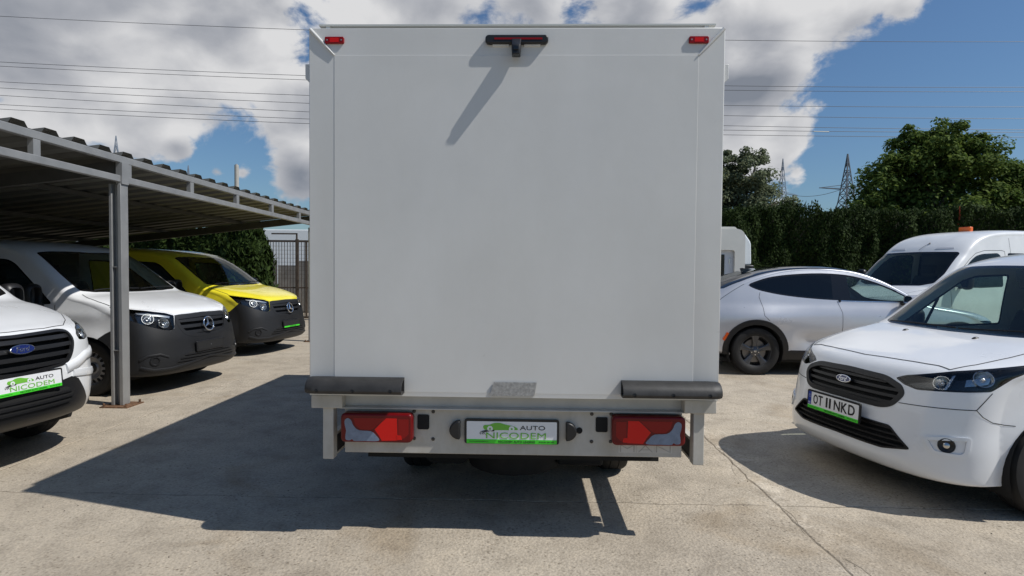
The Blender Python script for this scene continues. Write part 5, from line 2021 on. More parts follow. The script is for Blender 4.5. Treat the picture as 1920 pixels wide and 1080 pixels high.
    wheel_set(car, arches[0][0], arches[1][0], 0.885, 0.325, 0.215, 0.205)
    return car


# ---- mid-size vans with plastic bumper under the shelter
def make_midvan(key, paint, label, plate):
    B, arches = body_midvan()
    car = empty('panel_van', *POSE[key], label=label, cat='van', group=None)
    P = paint
    ws = fillet([(0, 1.02), (0.40, 1.035), (0.66, 1.085), (0.79, 1.16), (0.775, 1.45), (0.72, 1.86), (0.45, 1.82), (0, 1.79), (-0.45, 1.82), (-0.72, 1.86), (-0.775, 1.45), (-0.79, 1.16), (-0.66, 1.085), (-0.40, 1.035)], 0.03, 3)
    B.carve('windscreen', inset(ws, 0.035), 'T', M_GLASS, car)
    B.carve('windscreen_border', ws, 'T', M_GLOSSBLACK, car)
    sw = fillet([(1.40, 1.10), (1.55, 1.225), (2.02, 1.585), (2.15, 1.64), (2.66, 1.665), (2.68, 1.09), (2.0, 1.07)], 0.05, 3)
    B.carve('side_window', inset(sw, 0.02), 90, M_GLASS, car, both=True)
    B.carve('window_border', sw, 90, M_GLOSSBLACK, car, both=True)
    hl = fillet(H45([(.90, .66, 1.078), (.834, .501, 1.053), (.72, .348, 1.028), (.546, .209, .990), (.47, .150, .955), (.51, .110, .80), (.56, .115, .775), (.637, .151, .788), (.76, .238, .835), (.845, .348, .893), (.896, .479, .94)]), 0.012, 2)
    for s in (1, -1):
        lamp = headlamp(car, B, hl, 45, [((0.72, 0.935), 0.062, 'b'), ((0.545, 0.875), 0.060, 'b')], s, depth=0.055)
        B.patch('indicator', H45([(.50, .17, .955), (.62, .25, .99), (.78, .42, 1.02), (.77, .41, 1.0), (.62, .25, .965), (.51, .17, .93)]), 45, M_REFL, lamp, off=-0.02, depth=0.05, mirror=(s < 0))
    g = fillet(sym([(0, .957), (.45, .945), (.478, .905), (.457, .815), (.415, .735), (.34, .688), (.2, .668), (0, .662)]), 0.03, 3)
    pan = grille_recess(car, B, g, 'grille', 0.05, 0.045, M_DGREY)
    gi = inset(g, 0.03)
    slats(B, pan, gi, (0.735, 0.81, 0.885), 0.040, M_DGREY, off=-0.006, dep=0.015)
    star_badge(car, flat_frame(Vector(B.cast([(0, 0.815)], 0)[0][0]) + Vector((0, -0.018, 0)), 0, R(14)), 0.090)
    # plastic bumper
    bp = H45([(-.3, .05, .95), (.0, .11, .972), (.2, .115, .966), (.40, .125, .962), (.462, .148, .956), (.51, .110, .80), (.56, .115, .775), (.637, .151, .788), (.76, .238, .835), (.845, .348, .893), (.890, .459, .935), (.904, .557, .845), (.913, .613, .797), (.925, .69, .76), (.94, .78, .70), (.95, .60, .15), (-.3, .05, .15)])
    hb = B.carve('bumper', bp, 45, M_DGREY, car, half=1, off=0.002)
    hb2 = B.carve('bumper', bp, 45, M_DGREY, car, half=-1, off=0.002)
    it = fillet(sym([(0, .485), (.36, .485), (.47, .445), (.56, .37), (.52, .355), (0, .36)]), 0.02, 3)
    lp = B.patch('lower_intake', it, 0, M_UNDER, car, off=0.004, depth=0.01)
    for z in (0.39, 0.425, 0.46):
        slats(B, lp, it, (z,), 0.014, M_BLACK, off=0.016, dep=0.0)
    B.ribbon('bumper_lip', H45([(.0, .0, .40), (.40, .02, .345), (.60, .08, .315), (.78, .17, .315), (.86, .28, .355)]), 45, M_DGREY, car, w=0.035, off=0.0, h=0.016, both=True)
    for s in (1, -1):
        M = B.at((0.655, 0.425), 45, 0.0, mirror=(s < 0))
        f = MB().lathe([(0.0, 0.003), (0.036, 0.003), (0.042, 0.012), (0.055, 0.012), (0.060, -0.01)], axis='z', seg=24).build('fog_lamp', M_BLACK, car, smooth=50)
        f.matrix_local = M
        B.ribbon('fog_brow', H45([(.62, .10, .46), (.70, .15, .50), (.80, .23, .49), (.85, .30, .44)]), 45, M_DGREY, car, w=0.03, off=0.0, h=0.014, mirror=(s < 0))
    hd = sym([(0, .105), (.45, .145), (.55, .215), (.72, .355), (.83, .50), (.885, .66), (.885, .82), (.865, .97), (.82, 1.10), (.66, 1.07), (.40, 1.022), (0, 1.005)])
    B.carve('bonnet', fillet(hd, 0.01, 2), 'T', P, car, off=0.002)
    B.ribbon('bonnet_gap', [(.885, .66), (.885, .82), (.865, .97), (.82, 1.10)], 'T', M_GAP, car, w=0.007, off=0.003, both=True)
    B.ribbon('door_gap', [(1.36, 1.09), (1.34, 0.9), (1.35, 0.6), (1.38, 0.36), (1.46, 0.30), (2.60, 0.30), (2.74, 0.42), (2.76, 1.1), (2.75, 1.68)], 90, M_GAP, car, w=0.006, off=0.002, both=True)
    B.patch('door_handle', fillet([(2.45, .98), (2.65, .985), (2.65, 1.02), (2.45, 1.015)], 0.012), 90, M_BLACK, car, off=0.03, depth=0.0, both=True)
    for s in (1, -1):
        mirror_part(car, (1.0, 1.56, 1.20), s, M_BLACK, (0.20, 0.12, 0.30))
    wiper(car, B, (-0.66, 1.10), (0.0, 1.07))
    wiper(car, B, (0.02, 1.06), (0.66, 1.12))
    pl = flat_frame((0, -0.006, 0.545 if plate == 'dark' else 0.53), 0, R(4))
    fr = MB().prism(rrect(-.27, .27, -.068, .066, 0.012), -0.01, 0.012, 'z').build('plate_holder', M_BLACK, car, bevel=0.004)
    fr.matrix_local = pl
    MB().prism(rrect(-.25, .25, -.045, .05, 0.008), 0.012, 0.013, 'z').build('plate_recess', M_UNDER, fr)
    if plate != 'dark':
        MB().prism([(-.26, -.064), (.26, -.064), (.26, -.040), (-.26, -.040)], 0.012, 0.016, 'z').build('plate_strip', M_PLGREEN, fr)
        text_obj('strip_lettering', 'NICODEM AUTO LEASING', 0.02, M_INK, fr, Matrix.Translation((0.03, -0.052, 0.0165)), fit=(.21, .0125))
    else:
        MB().lathe([(0, .0145), (.006, .0145), (.006, .012)], axis='z', seg=10).build('screw', M_STEEL, fr)
    cabin(car, 0.76, (1.14, 1.66, 0.80, 1.13), 1.85, 0.62, bulkhead=(2.75, 0.40, 1.80))
    B.skin(P, car)
    under(car, B, 5.05, 0.95, arches, 0.23)
    MB().box(-0.85, 0.85, 0.95, 4.8, 0.36, 0.42).build('cabin_floor', M_DASH, car)
    wheel_set(car, arches[0][0], arches[1][0], 0.925, 0.335, 0.215, 0.205)
    return car


# ---- white van at the left edge
def make_customvan():
    B, arches = body_customvan()
    car = empty('panel_van', *POSE['customvan'], label='white panel van with black grille, oval badge and dealer plate before the post', cat='van')
    P = M_WHITE
    ws = fillet([(0, 0.965), (0.40, 0.98), (0.66, 1.03), (0.80, 1.11), (0.79, 1.45), (0.73, 1.80), (0.45, 1.76), (0, 1.73), (-0.45, 1.76), (-0.73, 1.80), (-0.79, 1.45), (-0.80, 1.11), (-0.66, 1.03), (-0.40, 0.98)], 0.03, 3)
    B.carve('windscreen', inset(ws, 0.035), 'T', M_GLASS, car)
    B.carve('windscreen_border', ws, 'T', M_GLOSSBLACK, car)
    sw = fillet([(1.36, 1.13), (1.50, 1.26), (1.96, 1.63), (2.1, 1.69), (2.60, 1.72), (2.62, 1.12), (2.0, 1.10)], 0.05, 3)
    B.carve('side_window', inset(sw, 0.02), 90, M_GLASS, car, both=True)
    B.carve('window_border', sw, 90, M_GLOSSBLACK, car, both=True)
    hl = fillet(H45([(.545, .19, .985), (.60, .25, 1.035), (.71, .42, 1.08), (.82, .60, 1.11), (.90, .78, 1.12), (.92, .70, 1.05), (.90, .56, 1.0), (.80, .36, .955), (.66, .22, .93), (.57, .165, .94)]), 0.015, 2)
    for s in (1, -1):
        headlamp(car, B, hl, 45, [((0.84, 1.02), 0.05, 'b'), ((0.66, 0.985), 0.045, 'b')], s, depth=0.05)
    g = fillet(sym([(0, 1.035), (.40, 1.045), (.49, 1.03), (.512, .95), (.475, .87), (.42, .80), (.35, .765), (0, .745)]), 0.035, 3)
    pan = grille_recess(car, B, g, 'grille', 0.06, 0.02, M_BLACK)
    gi = inset(g, 0.015)
    slats(B, pan, gi, (0.80, 0.865, 0.93, 0.995), 0.032, M_BLACK, off=-0.010)
    oval_badge(car, flat_frame(Vector(B.cast([(0.0, 0.935)], 0)[0][0]) + Vector((0, -0.012, 0)), 0, R(14)), 0.19, 0.075)
    low = fillet([(0, .64), (.30, .648), (.42, .662), (.50, .63), (.56, .53), (.66, .36), (.72, .20), (0, .2)], 0.02, 2)
    lowf = sym([(0, .64), (.30, .648), (.42, .662), (.50, .63), (.56, .55), (.64, .44), (.70, .20), (0, .20)])
    lp = B.carve('lower_bumper', lowf, 0, M_BLACK, car, off=0.001)
    it = fillet(sym([(0, .59), (.36, .59), (.42, .53), (.38, .45), (0, .44)]), 0.02, 3)
    ip = B.patch('lower_intake', it, 0, M_UNDER, car, off=0.004, depth=0.01)
    slats(B, ip, it, (0.475, 0.515, 0.555), 0.016, M_BLACK, off=0.016, dep=0.0)
    B.ribbon('bumper_crease', H45([(.36, .05, .735), (.50, .085, .76), (.62, .15, .80), (.80, .33, .82)]), 45, P, car, w=0.09, off=-0.004, h=0.022, both=True)
    B.ribbon('bumper_crease', H45([(.44, .05, .685), (.56, .095, .67), (.70, .19, .65), (.84, .37, .64)]), 45, P, car, w=0.07, off=-0.004, h=0.02, both=True)
    hd = sym([(0, .165), (.30, .18), (.52, .235), (.66, .36), (.80, .55), (.85, .72), (.86, .9), (.84, 1.02), (.66, 1.015), (.40, .965), (0, .95)])
    B.carve('bonnet', fillet(hd, 0.02, 2), 'T', P, car, off=0.002)
    B.ribbon('bonnet_gap', [(.52, .235), (.66, .36), (.80, .55), (.85, .72), (.86, .9), (.84, 1.02)], 'T', M_GAP, car, w=0.006, off=0.003, both=True)
    B.ribbon('bonnet_gap', [(-.52, .235), (-.30, .18), (0, .165), (.30, .18), (.52, .235)], 'T', M_GAP, car, w=0.006, off=0.003)
    B.ribbon('door_gap', [(1.30, 1.12), (1.28, 0.9), (1.32, 0.6), (1.40, 0.36), (1.5, 0.31), (2.58, 0.31), (2.68, 0.42), (2.70, 1.1), (2.69, 1.74)], 90, M_GAP, car, w=0.006, off=0.002, both=True)
    for s in (1, -1):
        mirror_part(car, (1.02, 1.50, 1.24), s, M_BLACK, (0.20, 0.12, 0.30))
        M = B.at((s * 0.30, .84), 'T', 0.0)
        o = MB().lathe([(0.0, 0.012), (0.012, 0.010), (0.018, 0.004), (0.020, 0.0)], axis='z', seg=12).build('washer_nozzle', M_BLACK, car)
        o.matrix_local = M
    wiper(car, B, (-0.66, 1.05), (0.0, 1.015))
    wiper(car, B, (0.02, 1.005), (0.66, 1.06))
    dealer_plate(car, flat_frame((0, -0.005, 0.69), 0, R(5)))
    cabin(car, 0.78, (1.08, 1.60, 0.84, 1.18), 1.78, 0.66, bulkhead=(2.70, 0.42, 1.85))
    B.skin(P, car)
    under(car, B, 4.95, 0.96, arches, 0.345)
    MB().box(-0.85, 0.85, 0.95, 4.6, 0.41, 0.46).build('cabin_floor', M_DASH, car)
    wheel_set(car, arches[0][0], arches[1][0], 0.945, 0.345, 0.215, 0.215)
    return car


# ---- silver crossover
def make_crossover():
    B, arches = body_crossover()
    car = empty('crossover_car', *POSE['crossover'], label='silver crossover car with black roof and dark five-spoke wheels parked before the hedge', cat='car')
    P = mat('silver_paint', (0.56, 0.57, 0.60), 0.30, metal=0.35, coat=1.0, coat_rough=0.03, rvar=0.04, vscale=2)
    roofm = mat('roof_black', (0.012, 0.013, 0.016), 0.08, coat=0.6)
    dlo = catmull([(3.95, 1.355), (3.79, 1.43), (3.57, 1.488), (3.12, 1.535), (2.69, 1.54), (2.35, 1.503), (2.02, 1.405), (1.75, 1.285), (1.60, 1.195), (1.585, 1.145), (1.66, 1.125), (2.1, 1.130), (2.45, 1.138), (2.86, 1.152), (3.39, 1.20), (3.70, 1.255), (3.86, 1.30)], 3, True)
    inner = inset(dlo, 0.022)
    fr_w = [(2.56, 1.16), (2.52, 1.30), (2.44, 1.47), (2.35, 1.475), (2.02, 1.38), (1.75, 1.262), (1.63, 1.19), (1.64, 1.155), (2.1, 1.156)]
    inn = [tuple(p) for p in inner]
    front = [p for p in inn if p[0] < 2.58 - (p[1] - 1.15) * 0.16]
    rear = [p for p in inn if p[0] > 2.72 - (p[1] - 1.15) * 0.16]
    B.carve('front_window', front, 90, M_GLASS, car, both=True)
    B.carve('rear_window', rear, 90, M_TINT, car, both=True)
    B.carve('window_border', dlo, 90, M_GLOSSBLACK, car, both=True)
    chr_ = [(1.62, 1.118), (2.1, 1.124), (2.45, 1.131), (2.86, 1.145), (3.39, 1.193), (3.70, 1.248)]
    B.ribbon('window_sill_trim', [(1.66, 1.119), (2.45, 1.131), (2.60, 1.135)], 90, M_CHROME, car, w=0.014, off=0.002, h=0.004, both=True)
    B.ribbon('roof_drip_trim', [tuple(p) for p in dlo[0:22]], 90, M_GLOSSBLACK, car, w=0.012, off=0.001, h=0.004, both=True)
    ws = fillet([(0, 1.20), (.42, 1.22), (.68, 1.30), (.745, 1.38), (.70, 1.70), (.62, 2.12), (.3, 2.06), (0, 2.04), (-.3, 2.06), (-.62, 2.12), (-.70, 1.70), (-.745, 1.38), (-.68, 1.30), (-.42, 1.22)], 0.03, 3)
    B.carve('windscreen', inset(ws, 0.03), 'T', M_GLASS, car)
    B.carve('windscreen_border', ws, 'T', M_GLOSSBLACK, car)
    rg = fillet(sym([(0, 4.44), (.40, 4.42), (.56, 4.33), (.555, 4.05), (.54, 3.82), (.30, 3.80), (0, 3.79)]), 0.03, 3)
    B.carve('rear_screen', rg, 'T', M_TINT, car)
    rf = fillet(sym([(0, 4.46), (.45, 4.44), (.66, 4.30), (.70, 4.05), (.678, 3.6), (.660, 3.0), (.657, 2.6), (.655, 2.20), (.30, 2.07), (0, 2.05)]), 0.02, 2)
    B.carve('roof_panel', rf, 'T', roofm, car, off=0.001)
    B.ribbon('roof_gap', [(.66, 4.30), (.70, 4.05), (.678, 3.6), (.660, 3.0), (.657, 2.6), (.655, 2.20)], 'T', M_GAP, car, w=0.006, off=0.002, both=True)
    # cladding round the wheel arches and along the sill
    for (yc, zc, r) in arches:
        o_ = [(yc + (r + 0.075) * math.cos(a), zc + (r + 0.075) * math.sin(a)) for a in np.linspace(-0.38, math.pi + 0.30, 30)]
        i_ = [(yc + (r - 0.02) * math.cos(a), zc + (r - 0.02) * math.sin(a)) for a in np.linspace(math.pi + 0.30, -0.38, 30)]
        B.carve('arch_cladding', o_ + i_, 90, M_BLACK, car, both=True, off=0.012)
        B.ribbon('arch_edge', [(yc + (r + 0.073) * math.cos(a), zc + (r + 0.073) * math.sin(a)) for a in np.linspace(-0.10, math.pi - 0.08, 30)], 90, M_BLACK, car, w=0.016, off=0.002, h=0.012, both=True)
    B.carve('sill_cladding', [(1.25, .15), (3.60, .15), (3.45, .36), (3.36, .385), (1.42, .37), (1.30, .30)], 90, M_BLACK, car, both=True, off=0.004)
    om = mat('marker_orange', (0.75, 0.10, 0.008), 0.25, coat=0.6)
    B.patch('side_marker', [(4.338, .515), (4.372, .535), (4.308, .648), (4.278, .628)], 90, om, car, off=0.016, depth=0.0, both=True)
    for nm, ln in (('door_gap', [(3.80, 1.25), (3.82, 1.18), (3.78, 1.03), (3.775, 0.905), (3.70, 0.83)]),
                   ('door_gap', [(2.655, 1.13), (2.60, 0.95), (2.605, 0.75), (2.63, 0.42)]),
                   ('door_gap', [(1.52, 1.10), (1.42, 0.95), (1.42, 0.75), (1.46, 0.42)])):
        B.ribbon(nm, ln, 90, M_GAP, car, w=0.006, off=0.001, both=True)
    B.ribbon('tailgate_gap', [(4.02, 1.375), (4.20, 1.27), (4.36, 1.16), (4.44, 1.08)], 90, M_GAP, car, w=0.006, off=0.001, both=True)
    bt = MB().lathe([(0, .008), (.016, .008), (.020, .0)], axis='z', seg=14)
    for s in (1, -1):
        o = MB().lathe([(0, .012), (.016, .010), (.022, .0)], axis='z', seg=14).build('door_button', M_GLOSSBLACK, car)
        o.matrix_local = B.at((2.615, 1.135), 90, 0.001, mirror=(s < 0))
        mirror_part(car, (0.90, 1.72, 1.165), s, P, (0.25, 0.22, 0.15))
        MB().box(-0.09, 0.09, -0.19, -0.02, -0.082, -0.055).build('mirror_base', M_BLACK, car, bevel=0.01).location = (s * 1.02, 1.72, 1.165)
    # lamps and nose (away from the photograph's side)
    hl = fillet(H45([(.48, .16, .78), (.62, .26, .83), (.80, .50, .86), (.84, .62, .855), (.82, .50, .80), (.70, .30, .745), (.55, .17, .73)]), 0.015, 2)
    for s in (1, -1):
        headlamp(car, B, hl, 45, [((0.72, 0.80), 0.035, 'b'), ((0.60, 0.785), 0.03, 'b')], s, depth=0.04)
    B.patch('nose_panel', fillet(sym([(0, .74), (.36, .73), (.44, .66), (.40, .56), (0, .54)]), .05), 0, M_GLOSSBLACK, car, off=0.003)
    redm = mat('tail_red', (0.35, 0.008, 0.006), 0.15, coat=1.0)
    B.patch('tail_lamp', fillet([(-.80, .88), (-.45, .90), (-.45, .98), (-.76, .97)], .02), 180, redm, car, off=0.004, depth=0.01, both=True)
    cabin(car, 0.72, (1.40, 1.95, 0.80, 1.06), 2.05, 0.50)
    MB().prism(fillet([(3.0, 0.55), (3.55, 0.55), (3.75, 1.25), (3.62, 1.28), (3.45, 0.80), (3.0, 0.78)], 0.05), -0.66, 0.66, 'x').build('rear_bench', M_SEAT, car, bevel=0.03)
    B.skin(P, car)
    under(car, B, 4.65, 0.92, arches, 0.19)
    MB().box(-0.80, 0.80, 0.95, 4.4, 0.30, 0.36).build('cabin_floor', M_DASH, car)
    wheel_set(car, arches[0][0], arches[1][0], 0.925, 0.362, 0.245, 0.23, 'alloy')
    # roof aerial fin
    MB().prism([(3.62, 1.60), (3.80, 1.56), (3.82, 1.62), (3.78, 1.625)], -0.012, 0.012, 'x').build('aerial_fin', roofm, car, bevel=0.004)
    return car


# ---- high-roof van behind the crossover
def make_highvan():
    B, arches = body_highvan()
    car = empty('high_roof_van', *POSE['highvan'], label='white high-roof delivery van with an orange roof beacon in front of the hedge', cat='van')
    P = M_WHITE2
    ws = fillet([(-.62, 1.315), (0, 1.30), (.62, 1.315), (.835, 1.37), (.87, 1.55), (.825, 1.97), (.78, 2.0), (.4, 2.01), (0, 2.015), (-.4, 2.01), (-.78, 2.0), (-.825, 1.97), (-.87, 1.55), (-.835, 1.37)], 0.03, 3)
    B.carve('windscreen', inset(ws, 0.035), 0, M_GLASS, car)
    B.carve('windscreen_border', ws, 0, M_GLOSSBLACK, car)
    sw = fillet([(1.27, 1.30), (1.50, 1.58), (1.80, 1.83), (1.95, 1.92), (2.15, 1.965), (2.58, 1.985), (2.66, 1.93), (2.66, 1.30), (2.0, 1.28)], 0.06, 4)
    B.carve('side_window', inset(sw, 0.025), 90, M_GLASS, car, both=True)
    B.carve('window_border', sw, 90, M_GLOSSBLACK, car, both=True)
    cw = fillet([(2.86, 1.42), (2.86, 1.99), (3.75, 1.99), (3.75, 1.42)], 0.05, 4)
    B.carve('cargo_window', cw, 90, M_TINT, car, both=True)
    B.ribbon('door_gap', [(1.20, 1.22), (1.22, 0.9), (1.30, 0.5), (1.40, 0.38), (2.6, 0.38), (2.76, 0.5), (2.78, 1.3), (2.78, 2.02), (2.70, 2.04), (2.2, 2.03), (1.95, 1.97), (1.75, 1.84), (1.44, 1.58), (1.20, 1.30)], 90, M_GAP, car, w=0.008, off=0.002, both=True)
    B.ribbon('side_gap', [(2.95, 2.30), (2.95, 0.40)], 90, M_GAP, car, w=0.006, off=0.002, both=True)
    dm = mat('vent_grey', (0.55, 0.56, 0.58), 0.5)
    for s in (1, -1):
        B.patch('roof_vent', fillet([(.32, 2.06), (.68, 2.065), (.66, 2.10), (.35, 2.095)], .012), 0, dm, car, off=0.006, mirror=(s < 0))
        mirror_part(car, (1.06, 1.45, 1.45), s, M_BLACK, (0.22, 0.13, 0.40))
    hl = fillet(H45([(.50, .16, .86), (.62, .25, .98), (.80, .46, 1.08), (.86, .58, 1.08), (.84, .48, .95), (.70, .26, .84), (.56, .16, .80)]), 0.02, 2)
    for s in (1, -1):
        headlamp(car, B, hl, 45, [((0.74, 0.98), 0.055, 'b'), ((0.62, 0.90), 0.05, 'b')], s, depth=0.05)
    g = fillet(sym([(0, .93), (.38, .91), (.40, .80), (0, .78)]), .03)
    pan = grille_recess(car, B, g, 'grille', 0.04, 0.02)
    slats(B, pan, g, (.83, .87), .02)
    bp = H45([(-.3, .05, .70), (.0, .05, .70), (.5, .12, .70), (.85, .40, .72), (.92, .60, .70), (.95, .60, .15), (-.3, .05, .15)])
    B.carve('bumper', bp, 45, M_DGREY, car, half=1)
    B.carve('bumper', bp, 45, M_DGREY, car, half=-1)
    B.ribbon('bonnet_gap', [(-.80, .70), (-.55, .30), (0, .20), (.55, .30), (.80, .70), (.86, .95)], 'T', M_GAP, car, w=0.006, off=0.002)
    ae = Vector(B.cast([(0.10, 2.18)], 0)[0][0])
    MB().tube([ae, ae + Vector((0, 0.02, 0.03))], [0.022, 0.010], 10).build('aerial_base', M_BLACK, car)
    MB().tube([ae + Vector((0, 0.01, 0.02)), ae + Vector((-0.03, -0.10, -0.04)), ae + Vector((-0.06, -0.22, -0.13))], 0.004, 5).build('aerial_rod', M_BLACK, car)
    bo = mat('beacon_orange', (0.85, 0.14, 0.01), 0.3, coat=0.5)
    top = Vector(B.cast([(-0.05, 3.05)], 'T')[0][0])
    MB().prism(rrect(-0.13, 0.13, -0.06, 0.06, 0.04), 0, 0.10, 'z').build('roof_beacon', bo, car, bevel=0.012).location = top
    wiper_pts = B.cast(densify([(-.70, 1.36), (0.0, 1.345)], .05, False), 0)
    MB().tube([tuple(v) for v in wiper_pts[0] + wiper_pts[1] * 0.02], 0.008, 6).build('wiper', M_BLACK, car)
    cabin(car, 0.85, (0.95, 1.45, 0.95, 1.30), 1.75, 0.80, bulkhead=(2.80, 0.45, 2.3))
    pa = mat('paper_white', (0.75, 0.78, 0.78), 0.7)
    MB().prism([(0.05, 1.02), (0.42, 1.06), (0.40, 1.26), (0.08, 1.22)], 1.325, 1.328, 'z').build('paper_sheet', pa, car)
    B.skin(P, car)
    under(car, B, 5.35, 1.0, arches, 0.27)
    MB().box(-0.9, 0.9, 0.9, 5.2, 0.42, 0.48).build('cabin_floor', M_DASH, car)
    wheel_set(car, arches[0][0], arches[1][0], 0.985, 0.345, 0.215, 0.22)
    return car


make_compact()
make_midvan('whitevan', M_WHITE, 'white panel van with dark plastic bumper and star badge behind the steel post', 'dark')
make_midvan('yellowvan', M_YELLOW, 'yellow panel van with dark plastic bumper under the far end of the shelter', 'strip')
make_customvan()
make_crossover()
make_highvan()
# ------------------------------------------------------------------ vegetation
def leaf_mat(name, c1, c2, tr=0.25):
    m = bpy.data.materials.new(name)
    m.use_nodes = True
    N, L = m.node_tree.nodes, m.node_tree.links
    b = N['Principled BSDF']
    geo = N.new('ShaderNodeNewGeometry')
    cr = N.new('ShaderNodeValToRGB')
    cr.color_ramp.elements[0].color = (*c1, 1)
    cr.color_ramp.elements[1].color = (*c2, 1)
    L.new(geo.outputs['Random Per Island'], cr.inputs[0])
    L.new(cr.outputs[0], b.inputs['Base Color'])
    b.inputs['Roughness'].default_value = 0.75
    b.inputs['Specular IOR Level'].default_value = 0.12
    out = N['Material Output']
    t = N.new('ShaderNodeBsdfTranslucent')
    L.new(cr.outputs[0], t.inputs['Color'])
    mx = N.new('ShaderNodeMixShader')
    mx.inputs[0].default_value = tr
    L.new(b.outputs[0], mx.inputs[1])
    L.new(t.outputs[0], mx.inputs[2])
    L.new(mx.outputs[0], out.inputs['Surface'])
    return m


M_BARK = mat('bark', (0.11, 0.085, 0.06), 0.9, var=0.4, vscale=9, bump=0.6, bscale=25)
M_LEAF_A = leaf_mat('leaf_broad', (0.055, 0.098, 0.022), (0.165, 0.220, 0.050), 0.38)
M_LEAF_B = leaf_mat('leaf_silver', (0.11, 0.135, 0.075), (0.25, 0.28, 0.17), 0.35)
M_THUJA = leaf_mat('thuja_spray', (0.010, 0.020, 0.004), (0.036, 0.060, 0.012), 0.12)
M_THUJA_CORE = mat('thuja_core', (0.010, 0.014, 0.006), 0.95)


def leaf_cloud(P, Nn, size, aspect=0.62, fold=0.25, jitter=0.5):
    """rhombic folded leaves at points P with facing Nn -> V, F arrays"""
    n = len(P)
    a = rng.normal(size=(n, 3))
    N_ = Nn + jitter * rng.normal(size=(n, 3))
    N_ /= np.linalg.norm(N_, axis=1)[:, None] + 1e-9
    t = np.cross(N_, a)
    t /= np.linalg.norm(t, axis=1)[:, None] + 1e-9
    b = np.cross(N_, t)
    s = (size * rng.uniform(0.6, 1.35, n))[:, None]
    V = np.stack([P - t * s * 0.5, P + b * s * aspect * 0.5 + N_ * s * fold * 0.3, P + t * s * 0.55, P - b * s * aspect * 0.5 + N_ * s * fold * 0.3], 1).reshape(-1, 3)
    i = np.arange(n) * 4
    F = np.concatenate([np.stack([i, i + 1, i + 2], 1), np.stack([i, i + 2, i + 3], 1)])
    return V, F


def fast_mesh(name, V, F, m, parent=None):
    me = bpy.data.meshes.new(name)
    me.vertices.add(len(V))
    me.vertices.foreach_set('co', np.asarray(V, np.float32).ravel())
    k = F.shape[1]
    me.loops.add(len(F) * k)
    me.loops.foreach_set('vertex_index', np.asarray(F, np.int32).ravel())
    me.polygons.add(len(F))
    me.polygons.foreach_set('loop_start', np.arange(len(F), dtype=np.int32) * k)
    me.polygons.foreach_set('loop_total', np.full(len(F), k, np.int32))
    me.update(calc_edges=True)
    me.materials.append(m)
    o = bpy.data.objects.new(name, me)
    link(o, parent)
    return o


def make_tree(name, loc, height, spread, lobes, nleaf, lsize, leafm, label, seed=1, trunk_r=0.2, droop=0.0, group=None):
    """trunk with limbs; each limb carries clumps of leaves"""
    rg = np.random.default_rng(seed)
    t = empty(name, loc, 0, label, 'tree', group)
    mb = MB()
    hub = height * 0.30
    mb.tube([(0, 0, -0.1), (0.05, 0.02, hub * 0.5), (0.0, 0.05, hub), (0.1, 0.0, height * 0.55), (0.05, 0.0, height * 0.85)], [trunk_r, trunk_r * 0.85, trunk_r * 0.75, trunk_r * 0.45, trunk_r * 0.12], 9)
    P, Nn = [], []
    tot = sum(l[3] ** 2 for l in lobes)
    for (lx, ly, lz, lr) in lobes:
        c = np.array([lx * spread, ly * spread, lz * height])
        base = np.array([0.0, 0.0, min(height * 0.75, max(hub, lz * height * 0.62))])
        midp = (base + c) / 2 + np.array([0, 0, -0.1 * height * 0.1])
        mb.tube([tuple(base), tuple(midp), tuple(c)], [trunk_r * 0.38, trunk_r * 0.24, 0.03], 6)
        r = lr * spread
        nl = int(nleaf * lr ** 2 / tot)
        ncl = max(9, int(26 * lr / 0.4))
        # clumps near the lobe's surface, each on a twig
        d = rg.normal(size=(ncl, 3))
        d /= np.linalg.norm(d, axis=1)[:, None]
        rad = r * rg.uniform(0.45, 1.08, ncl)[:, None]
        cc = c + d * rad * np.array([1, 1, 0.85])
        for q in cc[::2]:
            mb.tube([tuple(c), tuple((c + q) / 2 + np.array([0, 0, 0.05 * r])), tuple(q)], [0.03, 0.018, 0.006], 4, caps=False)
        w = rg.uniform(0.5, 1.5, ncl)
        w = (w / w.sum() * nl).astype(int)
        for q, m_ in zip(cc, w):
            e = rg.normal(size=(m_, 3))
            e /= np.linalg.norm(e, axis=1)[:, None] + 1e-9
            rr = (rg.uniform(0, 1, m_) ** 0.45)[:, None] * r * rg.uniform(0.26, 0.55)
            pts = q + e * rr * np.array([1.15, 1.15, 0.75])
            pts[:, 2] -= droop * rr[:, 0]
            P.append(pts)
            Nn.append(e * 0.6 + np.array([0, 0, 0.6]))
    mb.build('trunk', M_BARK, t, smooth=50)
    V, F = leaf_cloud(np.concatenate(P), np.concatenate(Nn), lsize)
    c = fast_mesh('crown', V, F, leafm, t)
    c['kind'] = 'stuff'
    return t


